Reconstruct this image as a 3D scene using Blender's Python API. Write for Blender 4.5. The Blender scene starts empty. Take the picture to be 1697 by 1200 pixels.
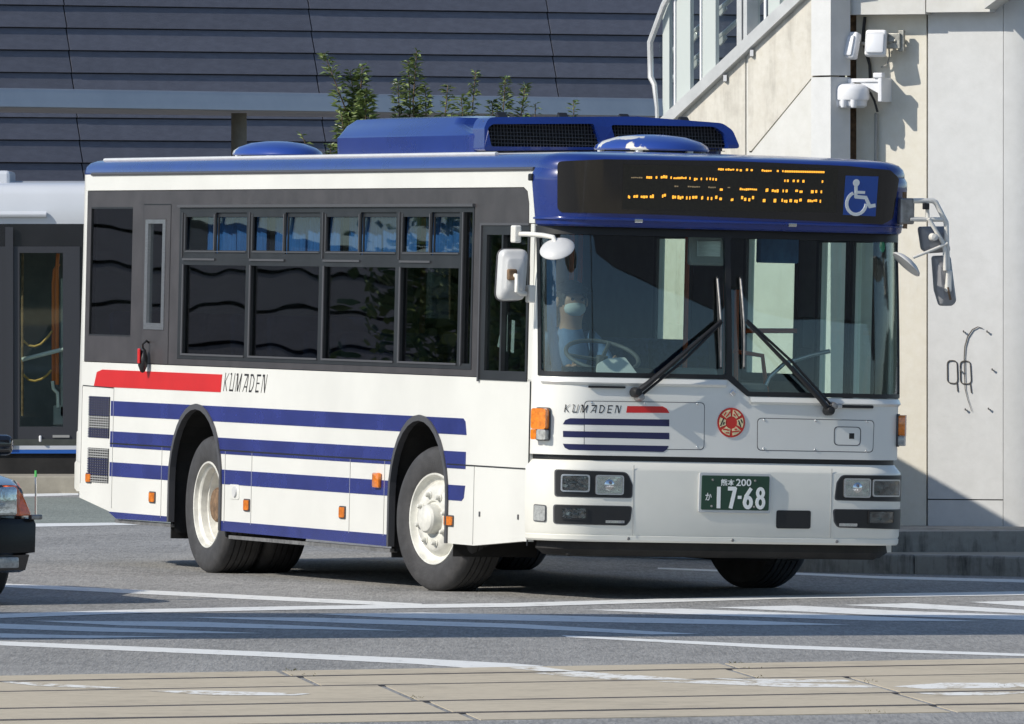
import bpy, bmesh, math, random
from mathutils import Vector, Matrix, Euler
from mathutils.geometry import tessellate_polygon
random.seed(7)
R = math.radians
SC = bpy.context.scene
COL = SC.collection

# ------------------------------------------------------------------ camera, sky, sun, exposure
cd = bpy.data.cameras.new('camera'); cam = bpy.data.objects.new('camera', cd); COL.objects.link(cam)
cd.sensor_width = 36; cd.lens = 376.33; cd.clip_start = 1; cd.clip_end = 2000
cam.location = (0, 0, 2.083); cam.rotation_euler = (R(90 - 0.494), 0, 0)
SC.camera = cam
SUN_AZ, SUN_EL = R(30), R(35)           # azimuth measured from -x towards -y
sun_dir = Vector((-math.cos(SUN_EL) * math.cos(SUN_AZ), -math.cos(SUN_EL) * math.sin(SUN_AZ), math.sin(SUN_EL)))
world = bpy.data.worlds.new("World"); SC.world = world; world.use_nodes = True
wn = world.node_tree; bgn = wn.nodes['Background']; sky = wn.nodes.new('ShaderNodeTexSky')
sky.sky_type = 'NISHITA'; sky.sun_disc = False; sky.sun_elevation = SUN_EL
sky.sun_rotation = math.atan2(sun_dir.x, sun_dir.y) % (2 * math.pi)
sky.air_density = 1.0; sky.dust_density = 0.6; sky.ozone_density = 3.0
wn.links.new(sky.outputs[0], bgn.inputs[0]); bgn.inputs[1].default_value = 0.115
ld = bpy.data.lights.new('sun', 'SUN'); ld.energy = 3.5; ld.angle = R(0.5); ld.color = (1.0, 0.94, 0.84)
sun = bpy.data.objects.new('sun', ld); COL.objects.link(sun); sun.location = (-30, -30, 40)
sun.rotation_euler = (-sun_dir).to_track_quat('-Z', 'Y').to_euler()
SC.view_settings.view_transform = 'Standard'; SC.view_settings.look = 'None'
SC.view_settings.exposure = 0.25; SC.view_settings.gamma = 1.0; SC.view_settings.use_curve_mapping = False

# ------------------------------------------------------------------ materials
def new_mat(name):
    m = bpy.data.materials.new(name); m.use_nodes = True
    return m, m.node_tree, m.node_tree.nodes['Principled BSDF']

def mat(name, col, rough=0.5, metal=0.0, coat=0.0, var=0.0, scale=4.0, bump=0.0, bscale=60.0, col2=None, stretch=(1, 1, 1), detail=4, spec=0.5, rvar=0.0):
    m, nt, b = new_mat(name)
    b.inputs['Base Color'].default_value = (*col, 1); b.inputs['Roughness'].default_value = rough
    b.inputs['Metallic'].default_value = metal; b.inputs['Coat Weight'].default_value = coat
    b.inputs['Coat Roughness'].default_value = 0.08; b.inputs['Specular IOR Level'].default_value = spec
    if var or bump or rvar:
        tc = nt.nodes.new('ShaderNodeTexCoord'); mp = nt.nodes.new('ShaderNodeMapping')
        mp.inputs['Scale'].default_value = stretch
        nt.links.new(tc.outputs['Object'], mp.inputs[0])
    if var or rvar:
        n = nt.nodes.new('ShaderNodeTexNoise'); n.inputs['Scale'].default_value = scale; n.inputs['Detail'].default_value = detail
        n.inputs['Roughness'].default_value = 0.62
        nt.links.new(mp.outputs[0], n.inputs['Vector'])
    if var:
        r = nt.nodes.new('ShaderNodeValToRGB')
        c2 = col2 if col2 else tuple(c * (1 - var) for c in col); c1 = col if col2 else tuple(min(1, c * (1 + var)) for c in col)
        r.color_ramp.elements[0].position = 0.35; r.color_ramp.elements[1].position = 0.65
        r.color_ramp.elements[0].color = (*c2, 1); r.color_ramp.elements[1].color = (*c1, 1)
        nt.links.new(n.outputs['Fac'], r.inputs[0]); nt.links.new(r.outputs[0], b.inputs['Base Color'])
    if rvar:
        mr = nt.nodes.new('ShaderNodeMapRange'); mr.inputs['To Min'].default_value = max(0.02, rough - rvar); mr.inputs['To Max'].default_value = rough + rvar
        nt.links.new(n.outputs['Fac'], mr.inputs['Value']); nt.links.new(mr.outputs[0], b.inputs['Roughness'])
    if bump:
        n2 = nt.nodes.new('ShaderNodeTexNoise'); n2.inputs['Scale'].default_value = bscale; n2.inputs['Detail'].default_value = 3
        nt.links.new(mp.outputs[0], n2.inputs['Vector'])
        bp = nt.nodes.new('ShaderNodeBump'); bp.inputs['Strength'].default_value = bump; bp.inputs['Distance'].default_value = 0.02
        nt.links.new(n2.outputs['Fac'], bp.inputs['Height']); nt.links.new(bp.outputs[0], b.inputs['Normal'])
    return m

def glass(name, tint, refl=(1, 1, 1), rough=0.01, wave=0.0, wscale=1.2, ior=1.5, boost=1.0):
    m = bpy.data.materials.new(name); m.use_nodes = True; nt = m.node_tree; nt.nodes.clear()
    out = nt.nodes.new('ShaderNodeOutputMaterial'); mix = nt.nodes.new('ShaderNodeMixShader')
    tr = nt.nodes.new('ShaderNodeBsdfTransparent'); gl = nt.nodes.new('ShaderNodeBsdfGlossy'); fr = nt.nodes.new('ShaderNodeFresnel')
    ge = nt.nodes.new('ShaderNodeNewGeometry'); im = nt.nodes.new('ShaderNodeMapRange')   # same reflectance on both faces of the pane
    im.inputs['To Min'].default_value = ior; im.inputs['To Max'].default_value = 1 / ior
    nt.links.new(ge.outputs['Backfacing'], im.inputs['Value']); nt.links.new(im.outputs[0], fr.inputs[0]); tr.inputs[0].default_value = (*tint, 1)
    gl.inputs[0].default_value = (*refl, 1); gl.inputs['Roughness'].default_value = rough
    mu = nt.nodes.new('ShaderNodeMath'); mu.operation = 'MULTIPLY'; mu.inputs[1].default_value = boost; mu.use_clamp = True
    nt.links.new(fr.outputs[0], mu.inputs[0])
    if wave:
        tc = nt.nodes.new('ShaderNodeTexCoord'); n = nt.nodes.new('ShaderNodeTexNoise'); n.inputs['Scale'].default_value = wscale
        n.inputs['Detail'].default_value = 1.0
        bp = nt.nodes.new('ShaderNodeBump'); bp.inputs['Strength'].default_value = wave; bp.inputs['Distance'].default_value = 0.05
        nt.links.new(tc.outputs['Object'], n.inputs['Vector']); nt.links.new(n.outputs['Fac'], bp.inputs['Height'])
        nt.links.new(bp.outputs[0], gl.inputs['Normal'])
    nt.links.new(mu.outputs[0], mix.inputs[0]); nt.links.new(tr.outputs[0], mix.inputs[1]); nt.links.new(gl.outputs[0], mix.inputs[2])
    nt.links.new(mix.outputs[0], out.inputs[0])
    return m

def emit(name, col, st):
    m, nt, b = new_mat(name); b.inputs['Base Color'].default_value = (*col, 1)
    b.inputs['Emission Color'].default_value = (*col, 1); b.inputs['Emission Strength'].default_value = st
    return m

def concrete(name, col, stain, sscale=1.4, streak=1.0, rough=0.85, amount=0.55, fine=14.0):
    """weathered concrete: clouds, vertical rain streaks and fine grain"""
    m, nt, b = new_mat(name); b.inputs['Roughness'].default_value = rough
    tc = nt.nodes.new('ShaderNodeTexCoord')
    def noise(sc, stretch, det):
        mp = nt.nodes.new('ShaderNodeMapping'); mp.inputs['Scale'].default_value = stretch
        n = nt.nodes.new('ShaderNodeTexNoise'); n.inputs['Scale'].default_value = sc; n.inputs['Detail'].default_value = det
        n.inputs['Roughness'].default_value = 0.65
        nt.links.new(tc.outputs['Object'], mp.inputs[0]); nt.links.new(mp.outputs[0], n.inputs['Vector']); return n
    a = noise(sscale, (1, 1, 1), 5); s = noise(sscale * 5, (1, 1, 0.12 / max(streak, .01)), 5); g = noise(fine, (1, 1, 1), 6)
    mu = nt.nodes.new('ShaderNodeMath'); mu.operation = 'MULTIPLY'
    nt.links.new(a.outputs['Fac'], mu.inputs[0]); nt.links.new(s.outputs['Fac'], mu.inputs[1])
    rp = nt.nodes.new('ShaderNodeValToRGB'); rp.color_ramp.elements[0].position = 0.24; rp.color_ramp.elements[1].position = 0.42
    rp.color_ramp.elements[0].color = (0, 0, 0, 1); rp.color_ramp.elements[1].color = (amount, amount, amount, 1)
    nt.links.new(mu.outputs[0], rp.inputs[0])
    mx = nt.nodes.new('ShaderNodeMixRGB'); mx.inputs[1].default_value = (*col, 1); mx.inputs[2].default_value = (*stain, 1)
    nt.links.new(rp.outputs[0], mx.inputs[0])
    m2 = nt.nodes.new('ShaderNodeMixRGB'); m2.blend_type = 'OVERLAY'; m2.inputs[0].default_value = 0.22
    nt.links.new(mx.outputs[0], m2.inputs[1]); nt.links.new(g.outputs['Fac'], m2.inputs[2])
    nt.links.new(m2.outputs[0], b.inputs['Base Color'])
    bp = nt.nodes.new('ShaderNodeBump'); bp.inputs['Strength'].default_value = 0.25; bp.inputs['Distance'].default_value = 0.01
    nt.links.new(g.outputs['Fac'], bp.inputs['Height']); nt.links.new(bp.outputs[0], b.inputs['Normal'])
    return m

def asphalt(name, col, warm, lo=0.7, hi=1.35):
    m, nt, b = new_mat(name); b.inputs['Roughness'].default_value = 0.82; b.inputs['Specular IOR Level'].default_value = 0.35
    tc = nt.nodes.new('ShaderNodeTexCoord')
    def noise(sc, det, st=(1, 1, 1)):
        mp = nt.nodes.new('ShaderNodeMapping'); mp.inputs['Scale'].default_value = st
        n = nt.nodes.new('ShaderNodeTexNoise'); n.inputs['Scale'].default_value = sc; n.inputs['Detail'].default_value = det
        n.inputs['Roughness'].default_value = 0.7
        nt.links.new(tc.outputs['Object'], mp.inputs[0]); nt.links.new(mp.outputs[0], n.inputs['Vector']); return n
    big = noise(0.35, 4, (1, 0.5, 1)); mid = noise(1.1, 4, (1, .35, 1)); fine = noise(22, 2, (1, 0.12, 1)); grit = noise(60, 2, (1, 0.07, 1))
    mx = nt.nodes.new('ShaderNodeMixRGB'); mx.inputs[1].default_value = (*col, 1); mx.inputs[2].default_value = (*warm, 1)
    nt.links.new(big.outputs['Fac'], mx.inputs[0])
    ad = nt.nodes.new('ShaderNodeMath'); ad.operation = 'ADD'; nt.links.new(fine.outputs['Fac'], ad.inputs[0]); nt.links.new(grit.outputs['Fac'], ad.inputs[1])
    ad2 = nt.nodes.new('ShaderNodeMath'); ad2.operation = 'ADD'; nt.links.new(ad.outputs[0], ad2.inputs[0]); nt.links.new(mid.outputs['Fac'], ad2.inputs[1])
    mr = nt.nodes.new('ShaderNodeMapRange'); mr.inputs['From Min'].default_value = 1.15; mr.inputs['From Max'].default_value = 1.85
    mr.inputs['To Min'].default_value = lo; mr.inputs['To Max'].default_value = hi
    nt.links.new(ad2.outputs[0], mr.inputs['Value'])
    mm = nt.nodes.new('ShaderNodeMixRGB'); mm.blend_type = 'MULTIPLY'; mm.inputs[0].default_value = 1
    nt.links.new(mx.outputs[0], mm.inputs[1]); nt.links.new(mr.outputs[0], mm.inputs[2]); nt.links.new(mm.outputs[0], b.inputs['Base Color'])
    bp = nt.nodes.new('ShaderNodeBump'); bp.inputs['Strength'].default_value = 0.5; bp.inputs['Distance'].default_value = 0.01
    nt.links.new(ad.outputs[0], bp.inputs['Height']); nt.links.new(bp.outputs[0], b.inputs['Normal'])
    return m

def worn_paint(name, col, under, thr=0.5, soft=0.08, scale=9.0):
    m, nt, b = new_mat(name); b.inputs['Roughness'].default_value = 0.7
    tc = nt.nodes.new('ShaderNodeTexCoord'); mp = nt.nodes.new('ShaderNodeMapping'); mp.inputs['Scale'].default_value = (1, 0.3, 1)
    n = nt.nodes.new('ShaderNodeTexNoise'); n.inputs['Scale'].default_value = scale; n.inputs['Detail'].default_value = 8; n.inputs['Roughness'].default_value = 0.75
    nt.links.new(tc.outputs['Object'], mp.inputs[0]); nt.links.new(mp.outputs[0], n.inputs['Vector'])
    r = nt.nodes.new('ShaderNodeValToRGB'); r.color_ramp.elements[0].position = thr - soft; r.color_ramp.elements[1].position = thr + soft
    r.color_ramp.elements[0].color = (*under, 1); r.color_ramp.elements[1].color = (*col, 1)
    nt.links.new(n.outputs['Fac'], r.inputs[0]); nt.links.new(r.outputs[0], b.inputs['Base Color'])
    return m

M = {}
M['white'] = mat('white_body_paint', (0.77, 0.765, 0.715), 0.32, coat=0.35, var=0.035, scale=1.3, rvar=0.08, bump=0.06, bscale=1.7)
M['cream'] = mat('cream_bumper_paint', (0.77, 0.755, 0.68), 0.36, coat=0.3, var=0.04, scale=1.6, rvar=0.08)
M['blue'] = mat('royal_blue_paint', (0.0085, 0.029, 0.185), 0.28, coat=0.6, var=0.12, scale=2.0, rvar=0.06)
M['stripe'] = mat('blue_stripe_film', (0.022, 0.034, 0.19), 0.26, coat=0.5, var=0.15, scale=3.0, rvar=0.1, bump=0.07, bscale=1.9)
M['navy'] = mat('navy_stripe_film', (0.012, 0.014, 0.07), 0.35, coat=0.2)
M['red'] = mat('red_stripe_film', (0.62, 0.018, 0.018), 0.33, coat=0.3, var=0.06, scale=3)
M['darkband'] = mat('charcoal_band_film', (0.058, 0.053, 0.055), 0.38, coat=0.15, var=0.15, scale=5, bump=0.02, bscale=8)
M['black'] = mat('black_trim', (0.012, 0.012, 0.013), 0.45)
M['frame'] = mat('black_window_frame', (0.018, 0.019, 0.021), 0.42, var=0.2, scale=5)
M['rubber'] = mat('grey_rubber_edge', (0.07, 0.07, 0.075), 0.5)
M['alu'] = mat('brushed_aluminium', (0.55, 0.55, 0.56), 0.3, metal=0.9, var=0.1, scale=12, stretch=(1, 1, 8))
M['plate_rim'] = mat('silver_plate_rim', (0.62, 0.63, 0.64), 0.25, metal=0.35)
M['chrome'] = mat('chrome', (0.8, 0.8, 0.8), 0.08, metal=1.0)
M['steel'] = mat('dull_steel', (0.32, 0.31, 0.30), 0.45, metal=0.7, var=0.25, scale=20)
M['tyre'] = mat('tyre_rubber', (0.048, 0.047, 0.048), 0.72, var=0.22, scale=9, bump=0.15, bscale=70)
M['tread'] = mat('tyre_tread_rubber', (0.03, 0.03, 0.031), 0.8, var=0.2, scale=14, bump=0.3, bscale=50)
M['rim'] = mat('cream_wheel_paint', (0.68, 0.67, 0.61), 0.4, coat=0.15, var=0.16, scale=9, rvar=0.1)
M['rust'] = mat('rusty_hub', (0.18, 0.11, 0.06), 0.7, var=0.4, scale=22)
M['under'] = mat('dirty_underbody', (0.016, 0.015, 0.014), 0.8, var=0.4, scale=5)
M['amber'] = mat('amber_lens', (0.75, 0.20, 0.01), 0.18, coat=0.8, var=0.25, scale=40)
M['clearlens'] = mat('clear_ribbed_lens', (0.36, 0.37, 0.36), 0.2, coat=0.8, var=0.25, scale=45)
M['lamp_in'] = mat('lamp_reflector', (0.72, 0.73, 0.74), 0.14, metal=1.0, var=0.12, scale=20, bump=0.12, bscale=18)
M['lamp_dark'] = mat('dark_lamp_reflector', (0.12, 0.12, 0.125), 0.2, metal=0.8, var=0.6, scale=24, bump=0.3, bscale=20)
M['lens'] = glass('lamp_lens', (0.93, 0.95, 0.95), wave=0.06, wscale=20)
M['plate'] = mat('green_plate_enamel', (0.012, 0.05, 0.026), 0.4, coat=0.2)
M['plate_white'] = mat('white_plate_paint', (0.8, 0.82, 0.80), 0.4)
M['letter'] = mat('black_lettering_film', (0.015, 0.013, 0.014), 0.35)
M['emblem_cream'] = mat('cream_emblem_film', (0.72, 0.62, 0.36), 0.4, var=0.2, scale=60)
M['emblem_red'] = mat('red_emblem_film', (0.55, 0.03, 0.02), 0.4)
M['led_glass'] = mat('sign_glass', (0.008, 0.008, 0.0085), 0.06, coat=0.4, spec=0.5)
M['led_panel'] = mat('led_matrix_board', (0.018, 0.016, 0.011), 0.35, var=0.25, scale=70)
M['led'] = emit('lit_amber_led', (1.0, 0.43, 0.04), 1.0)
M['led_dim'] = emit('dim_amber_led', (0.30, 0.22, 0.12), 0.28)
M['sign_blue'] = mat('blue_access_sticker', (0.012, 0.07, 0.33), 0.3, coat=0.2)
M['wind_glass'] = glass('windscreen_glass', (0.86, 0.93, 0.91), wave=0.012, wscale=1.6, boost=1.1)
M['side_glass'] = glass('tinted_side_glass', (0.36, 0.40, 0.41), wave=0.08, wscale=0.9, boost=1.0)
M['slider_glass'] = glass('clear_slider_glass', (0.70, 0.78, 0.82), wave=0.03, wscale=1.4, boost=0.55)
M['cab_glass'] = glass('driver_side_glass', (0.66, 0.73, 0.72), wave=0.05, wscale=1.5, boost=1.0)
M['door_glass'] = glass('door_glass', (0.90, 0.96, 0.92), boost=0.6)
M['silver_back'] = mat('pale_grey_mirror_shell', (0.60, 0.60, 0.59), 0.38, var=0.05, scale=6, coat=0.1)
M['grey_back'] = mat('grey_mirror_shell', (0.26, 0.265, 0.28), 0.4, var=0.06, scale=6)
M['whitetube'] = mat('white_enamel_tube', (0.74, 0.72, 0.66), 0.35, var=0.05, scale=12)
M['interior'] = mat('cab_interior_grey', (0.11, 0.11, 0.115), 0.6, var=0.15, scale=5)
M['interior_light'] = mat('interior_panel', (0.30, 0.30, 0.29), 0.55)
M['floor_in'] = mat('bus_floor_vinyl', (0.06, 0.06, 0.065), 0.6, var=0.2, scale=10)
M['seat'] = mat('blue_seat_fabric', (0.03, 0.045, 0.13), 0.85, var=0.35, scale=30)
M['curtain'] = mat('blue_curtain_fabric', (0.055, 0.16, 0.36), 0.8, var=0.2, scale=16, stretch=(6, 1, 0.4))
M['orange_pole'] = mat('orange_grip_pole', (0.55, 0.09, 0.02), 0.4)
M['paper'] = mat('white_paper', (0.75, 0.77, 0.76), 0.7)
M['skin'] = mat('skin', (0.42, 0.24, 0.17), 0.55)
M['shirt'] = mat('pale_blue_shirt', (0.13, 0.21, 0.38), 0.8, var=0.1, scale=20)
M['hair'] = mat('dark_hair', (0.012, 0.010, 0.009), 0.6)
M['mask'] = mat('white_mask', (0.58, 0.60, 0.61), 0.8)
M['trousers'] = mat('dark_trousers', (0.02, 0.022, 0.03), 0.8)
M['mesh'] = mat('grey_grille_mesh', (0.16, 0.155, 0.15), 0.5, var=0.3, scale=60)
M['asphalt'] = asphalt('asphalt', (0.245, 0.241, 0.232), (0.290, 0.280, 0.260), 0.70, 1.36)
M['bay'] = asphalt('green_grey_bay_asphalt', (0.225, 0.245, 0.212), (0.24, 0.256, 0.224), 0.8, 1.2)
M['marking'] = worn_paint('road_marking_paint', (0.78, 0.78, 0.75), (0.42, 0.42, 0.40), 0.36, 0.10)
M['marking_worn'] = worn_paint('worn_marking_paint', (0.80, 0.79, 0.74), (0.44, 0.37, 0.26), 0.45, 0.06, 7)
M['slab'] = concrete('tramway_concrete', (0.51, 0.44, 0.325), (0.36, 0.31, 0.23), 0.9, 1.0, amount=0.8, fine=16)
M['rail'] = mat('worn_rail_steel', (0.075, 0.055, 0.042), 0.6, var=0.35, scale=3)
M['groove'] = mat('rail_groove_dirt', (0.018, 0.014, 0.012), 0.9)
M['kerb'] = concrete('stained_kerb_concrete', (0.34, 0.32, 0.28), (0.07, 0.065, 0.055), 3.0, 1.0, amount=0.95, fine=18)
M['pave'] = concrete('pavement_concrete', (0.33, 0.30, 0.24), (0.20, 0.18, 0.14), 1.4, 1.0, amount=0.6)
M['clad'] = mat('dark_slate_cladding', (0.120, 0.124, 0.152), 0.6, var=0.10, scale=7, bump=0.2, bscale=55, detail=6, stretch=(1, 1, 3))
_nt = M['clad'].node_tree; _b = _nt.nodes['Principled BSDF']; _src = _b.inputs['Base Color'].links[0].from_socket
_oi = _nt.nodes.new('ShaderNodeObjectInfo'); _mr = _nt.nodes.new('ShaderNodeMapRange'); _mr.inputs['To Min'].default_value = .88; _mr.inputs['To Max'].default_value = 1.12
_mx = _nt.nodes.new('ShaderNodeMixRGB'); _mx.blend_type = 'MULTIPLY'; _mx.inputs[0].default_value = 1
_nt.links.new(_oi.outputs['Random'], _mr.inputs['Value']); _nt.links.new(_src, _mx.inputs[1]); _nt.links.new(_mr.outputs[0], _mx.inputs[2]); _nt.links.new(_mx.outputs[0], _b.inputs['Base Color'])
M['joint'] = mat('dark_joint', (0.010, 0.010, 0.011), 0.8)
M['canopy'] = mat('silver_canopy_metal', (0.46, 0.45, 0.45), 0.38, metal=0.35, var=0.06, scale=2, rvar=0.1)
M['column'] = concrete('column_concrete', (0.19, 0.175, 0.14), (0.12, 0.11, 0.09), 2.0, 1.0)
M['stairwall'] = concrete('stained_stair_wall', (0.60, 0.57, 0.50), (0.36, 0.335, 0.285), 1.5, 1.0, amount=0.85, fine=16)
M['white_panel'] = concrete('white_wall_panel', (0.63, 0.63, 0.615), (0.59, 0.585, 0.565), 0.5, 0.6, rough=0.5, amount=0.6, fine=8)
M['grey_panel'] = concrete('grey_wall_panel', (0.63, 0.62, 0.58), (0.57, 0.555, 0.51), 0.7, 0.7, rough=0.55, amount=0.6, fine=8)
M['beige_panel'] = concrete('beige_wall_panel', (0.73, 0.69, 0.59), (0.67, 0.625, 0.53), 1.0, 1.0, rough=0.7, amount=0.7, fine=14)
M['rail_alu'] = mat('pale_railing_frame', (0.58, 0.58, 0.57), 0.35, metal=0.3, var=0.08, scale=6)
M['rail_pale'] = mat('pale_green_mullion', (0.50, 0.54, 0.515), 0.4)
M['rail_glass'] = glass('balustrade_glass', (0.93, 0.955, 0.95), boost=0.8)
M['white_plastic'] = mat('white_plastic', (0.80, 0.80, 0.81), 0.35, var=0.02, scale=5)
M['lampglass'] = mat('frosted_lamp_face', (0.70, 0.71, 0.73), 0.3, coat=0.3)
M['cable'] = mat('black_cable', (0.016, 0.016, 0.017), 0.55)
M['galv'] = mat('galvanised_bracket', (0.36, 0.35, 0.31), 0.5, metal=0.5, var=0.3, scale=25)
M['conduit'] = mat('grey_conduit', (0.33, 0.33, 0.31), 0.5)
M['wire'] = mat('dark_wire', (0.11, 0.10, 0.09), 0.5)
M['car_black'] = mat('black_car_paint', (0.008, 0.009, 0.012), 0.12, coat=1.0, var=0.15, scale=3)
M['car_bumper'] = mat('black_bumper_plastic', (0.007, 0.0075, 0.009), 0.25, spec=0.3)
M['car_orange'] = mat('red_orange_lens', (0.80, 0.13, 0.015), 0.2, coat=0.8, var=0.2, scale=40)
M['green_cap'] = mat('green_pole_tip', (0.10, 0.50, 0.12), 0.35)
M['tram_white'] = mat('silver_white_paint', (0.58, 0.60, 0.63), 0.3, coat=0.3, var=0.04, scale=1)
M['tram_dark'] = mat('black_body_panel', (0.014, 0.014, 0.016), 0.25, coat=0.3, var=0.2, scale=2)
M['tram_frame'] = mat('dark_grey_door_frame', (0.035, 0.036, 0.042), 0.4)
M['tram_blue'] = mat('blue_skirt_stripe', (0.02, 0.11, 0.42), 0.35)
M['rope'] = mat('yellow_strap', (0.55, 0.33, 0.10), 0.7)
M['pole_orange'] = mat('orange_pole', (0.62, 0.15, 0.03), 0.4)
M['leaf'] = mat('green_leaf', (0.20, 0.25, 0.085), 0.34, var=0.3, scale=5, col2=(0.15, 0.20, 0.06))
M['leaf_dark'] = mat('dark_green_leaf', (0.09, 0.135, 0.045), 0.40, var=0.4, scale=5)
M['bark'] = mat('brown_stem', (0.13, 0.085, 0.05), 0.8, var=0.3, scale=20)
M['deck'] = concrete('bridge_deck_concrete', (0.36, 0.35, 0.33), (0.2, 0.2, 0.19), 0.6)

# ------------------------------------------------------------------ mesh helpers
def mk(name, vf, m, parent=None, smooth=None, mats=None):
    v, f = vf[0], vf[1]
    me = bpy.data.meshes.new(name); me.from_pydata([tuple(p) for p in v], [], f); me.update()
    if mats:
        for x in mats: me.materials.append(x)
        me.polygons.foreach_set('material_index', vf[2])
    elif m: me.materials.append(m)
    if smooth:
        me.polygons.foreach_set('use_smooth', [True] * len(me.polygons)); me.set_sharp_from_angle(angle=R(smooth))
    o = bpy.data.objects.new(name, me); COL.objects.link(o)
    if parent: o.parent = parent
    return o

def thing(name, label, cat, loc=(0, 0, 0), rot=(0, 0, 0), group=None):
    o = bpy.data.objects.new(name, None); COL.objects.link(o); o.location = loc; o.rotation_euler = rot
    o['label'] = label; o['category'] = cat
    if group: o['group'] = group
    return o

def tag(o, label, cat, group=None):
    o['label'] = label; o['category'] = cat
    if group: o['group'] = group
    return o

def structure(o):
    o['kind'] = 'structure'; return o

def stuff(o):
    o['kind'] = 'stuff'; return o

def join(*parts):
    V, F = [], []
    for v, f in parts:
        n = len(V); V += [tuple(p) for p in v]; F += [tuple(i + n for i in q) for q in f]
    return V, F

def xf(vf, loc=(0, 0, 0), rot=(0, 0, 0), sc=(1, 1, 1)):
    m = Matrix.LocRotScale(Vector(loc), Euler(rot), Vector(sc))
    return [tuple(m @ Vector(p)) for p in vf[0]], vf[1]

def box(x0, x1, y0, y1, z0, z1):
    v = [(x, y, z) for x in (x0, x1) for y in (y0, y1) for z in (z0, z1)]
    return v, [(0, 1, 3, 2), (4, 6, 7, 5), (0, 4, 5, 1), (2, 3, 7, 6), (0, 2, 6, 4), (1, 5, 7, 3)]

def bbox(x0, x1, y0, y1, z0, z1, b=0.01, seg=2):
    """box with rounded edges"""
    bm = bmesh.new(); v, f = box(x0, x1, y0, y1, z0, z1)
    bv = [bm.verts.new(p) for p in v]
    for q in f: bm.faces.new([bv[i] for i in q])
    bmesh.ops.recalc_face_normals(bm, faces=bm.faces)
    bmesh.ops.bevel(bm, geom=bm.edges[:], offset=b, segments=seg, affect='EDGES', profile=0.5)
    return dump(bm)

def dump(bm):
    bm.verts.index_update()
    r = [tuple(v.co) for v in bm.verts], [tuple(v.index for v in f.verts) for f in bm.faces]
    bm.free(); return r

def tube(pts, r, n=8, caps=True):
    pts = [Vector(p) for p in pts]; V, F = [], []
    rs = r if isinstance(r, (list, tuple)) else [r] * len(pts)
    prev = None
    for i, p in enumerate(pts):
        if i == 0: d = pts[1] - p
        elif i == len(pts) - 1: d = p - pts[i - 1]
        else: d = (pts[i + 1] - p).normalized() + (p - pts[i - 1]).normalized()
        d.normalize()
        if prev is None:
            a = d.orthogonal().normalized()
        else:
            a = (prev - d * prev.dot(d)).normalized()
        prev = a; b = d.cross(a)
        for k in range(n):
            t = 2 * math.pi * k / n; V.append(tuple(p + (a * math.cos(t) + b * math.sin(t)) * rs[i]))
    for i in range(len(pts) - 1):
        for k in range(n):
            k2 = (k + 1) % n; F.append((i * n + k, i * n + k2, (i + 1) * n + k2, (i + 1) * n + k))
    if caps:
        F.append(tuple(range(n - 1, -1, -1))); F.append(tuple((len(pts) - 1) * n + k for k in range(n)))
    return V, F

def arc_pts(c, r, a0, a1, n, plane='xz'):
    out = []
    for i in range(n + 1):
        a = a0 + (a1 - a0) * i / n; x, z = c[0] + r * math.cos(a), c[1] + r * math.sin(a); out.append((x, z))
    return out

def lathe(prof, n=40, axis='y'):
    """prof: (r, h) pairs; revolve about an axis"""
    V, F = [], []; L = len(prof)
    for k in range(n):
        t = 2 * math.pi * k / n; c, s = math.cos(t), math.sin(t)
        for r, h in prof:
            V.append((r * c, h, r * s) if axis == 'y' else ((r * c, r * s, h) if axis == 'z' else (h, r * c, r * s)))
    for k in range(n):
        k2 = (k + 1) % n
        for i in range(L - 1):
            F.append((k * L + i, k2 * L + i, k2 * L + i + 1, k * L + i + 1))
    return V, F

def fillet(pts, r, n=5):
    """round the corners of a 2D polygon; r: one radius or one per corner"""
    out = []; pts = [p for i, p in enumerate(pts) if i == 0 or (Vector(p) - Vector(pts[i - 1])).length > 1e-5]; N = len(pts)
    for i in range(N):
        ri = r[min(i, len(r) - 1)] if isinstance(r, (list, tuple)) else r
        p = Vector(pts[i]); a = Vector(pts[i - 1]) - p; b = Vector(pts[(i + 1) % N]) - p
        if ri <= 0: out.append(tuple(p)); continue
        la, lb = a.length, b.length; a.normalize(); b.normalize()
        ang = a.angle(b); d = min(ri / math.tan(ang / 2), la * .48, lb * .48)
        p0 = p + a * d; p1 = p + b * d
        for k in range(n + 1):
            t = k / n; out.append(tuple((1 - t) ** 2 * p0 + 2 * t * (1 - t) * p + t * t * p1))
    return out

def tri2d(outer, holes=()):
    loops = [[Vector((x, y, 0)) for x, y in outer]] + [[Vector((x, y, 0)) for x, y in h] for h in holes]
    flat = [p for l in loops for p in l]
    tris = tessellate_polygon(loops)
    return [(p.x, p.y) for p in flat], [tuple(t) for t in tris]

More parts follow.
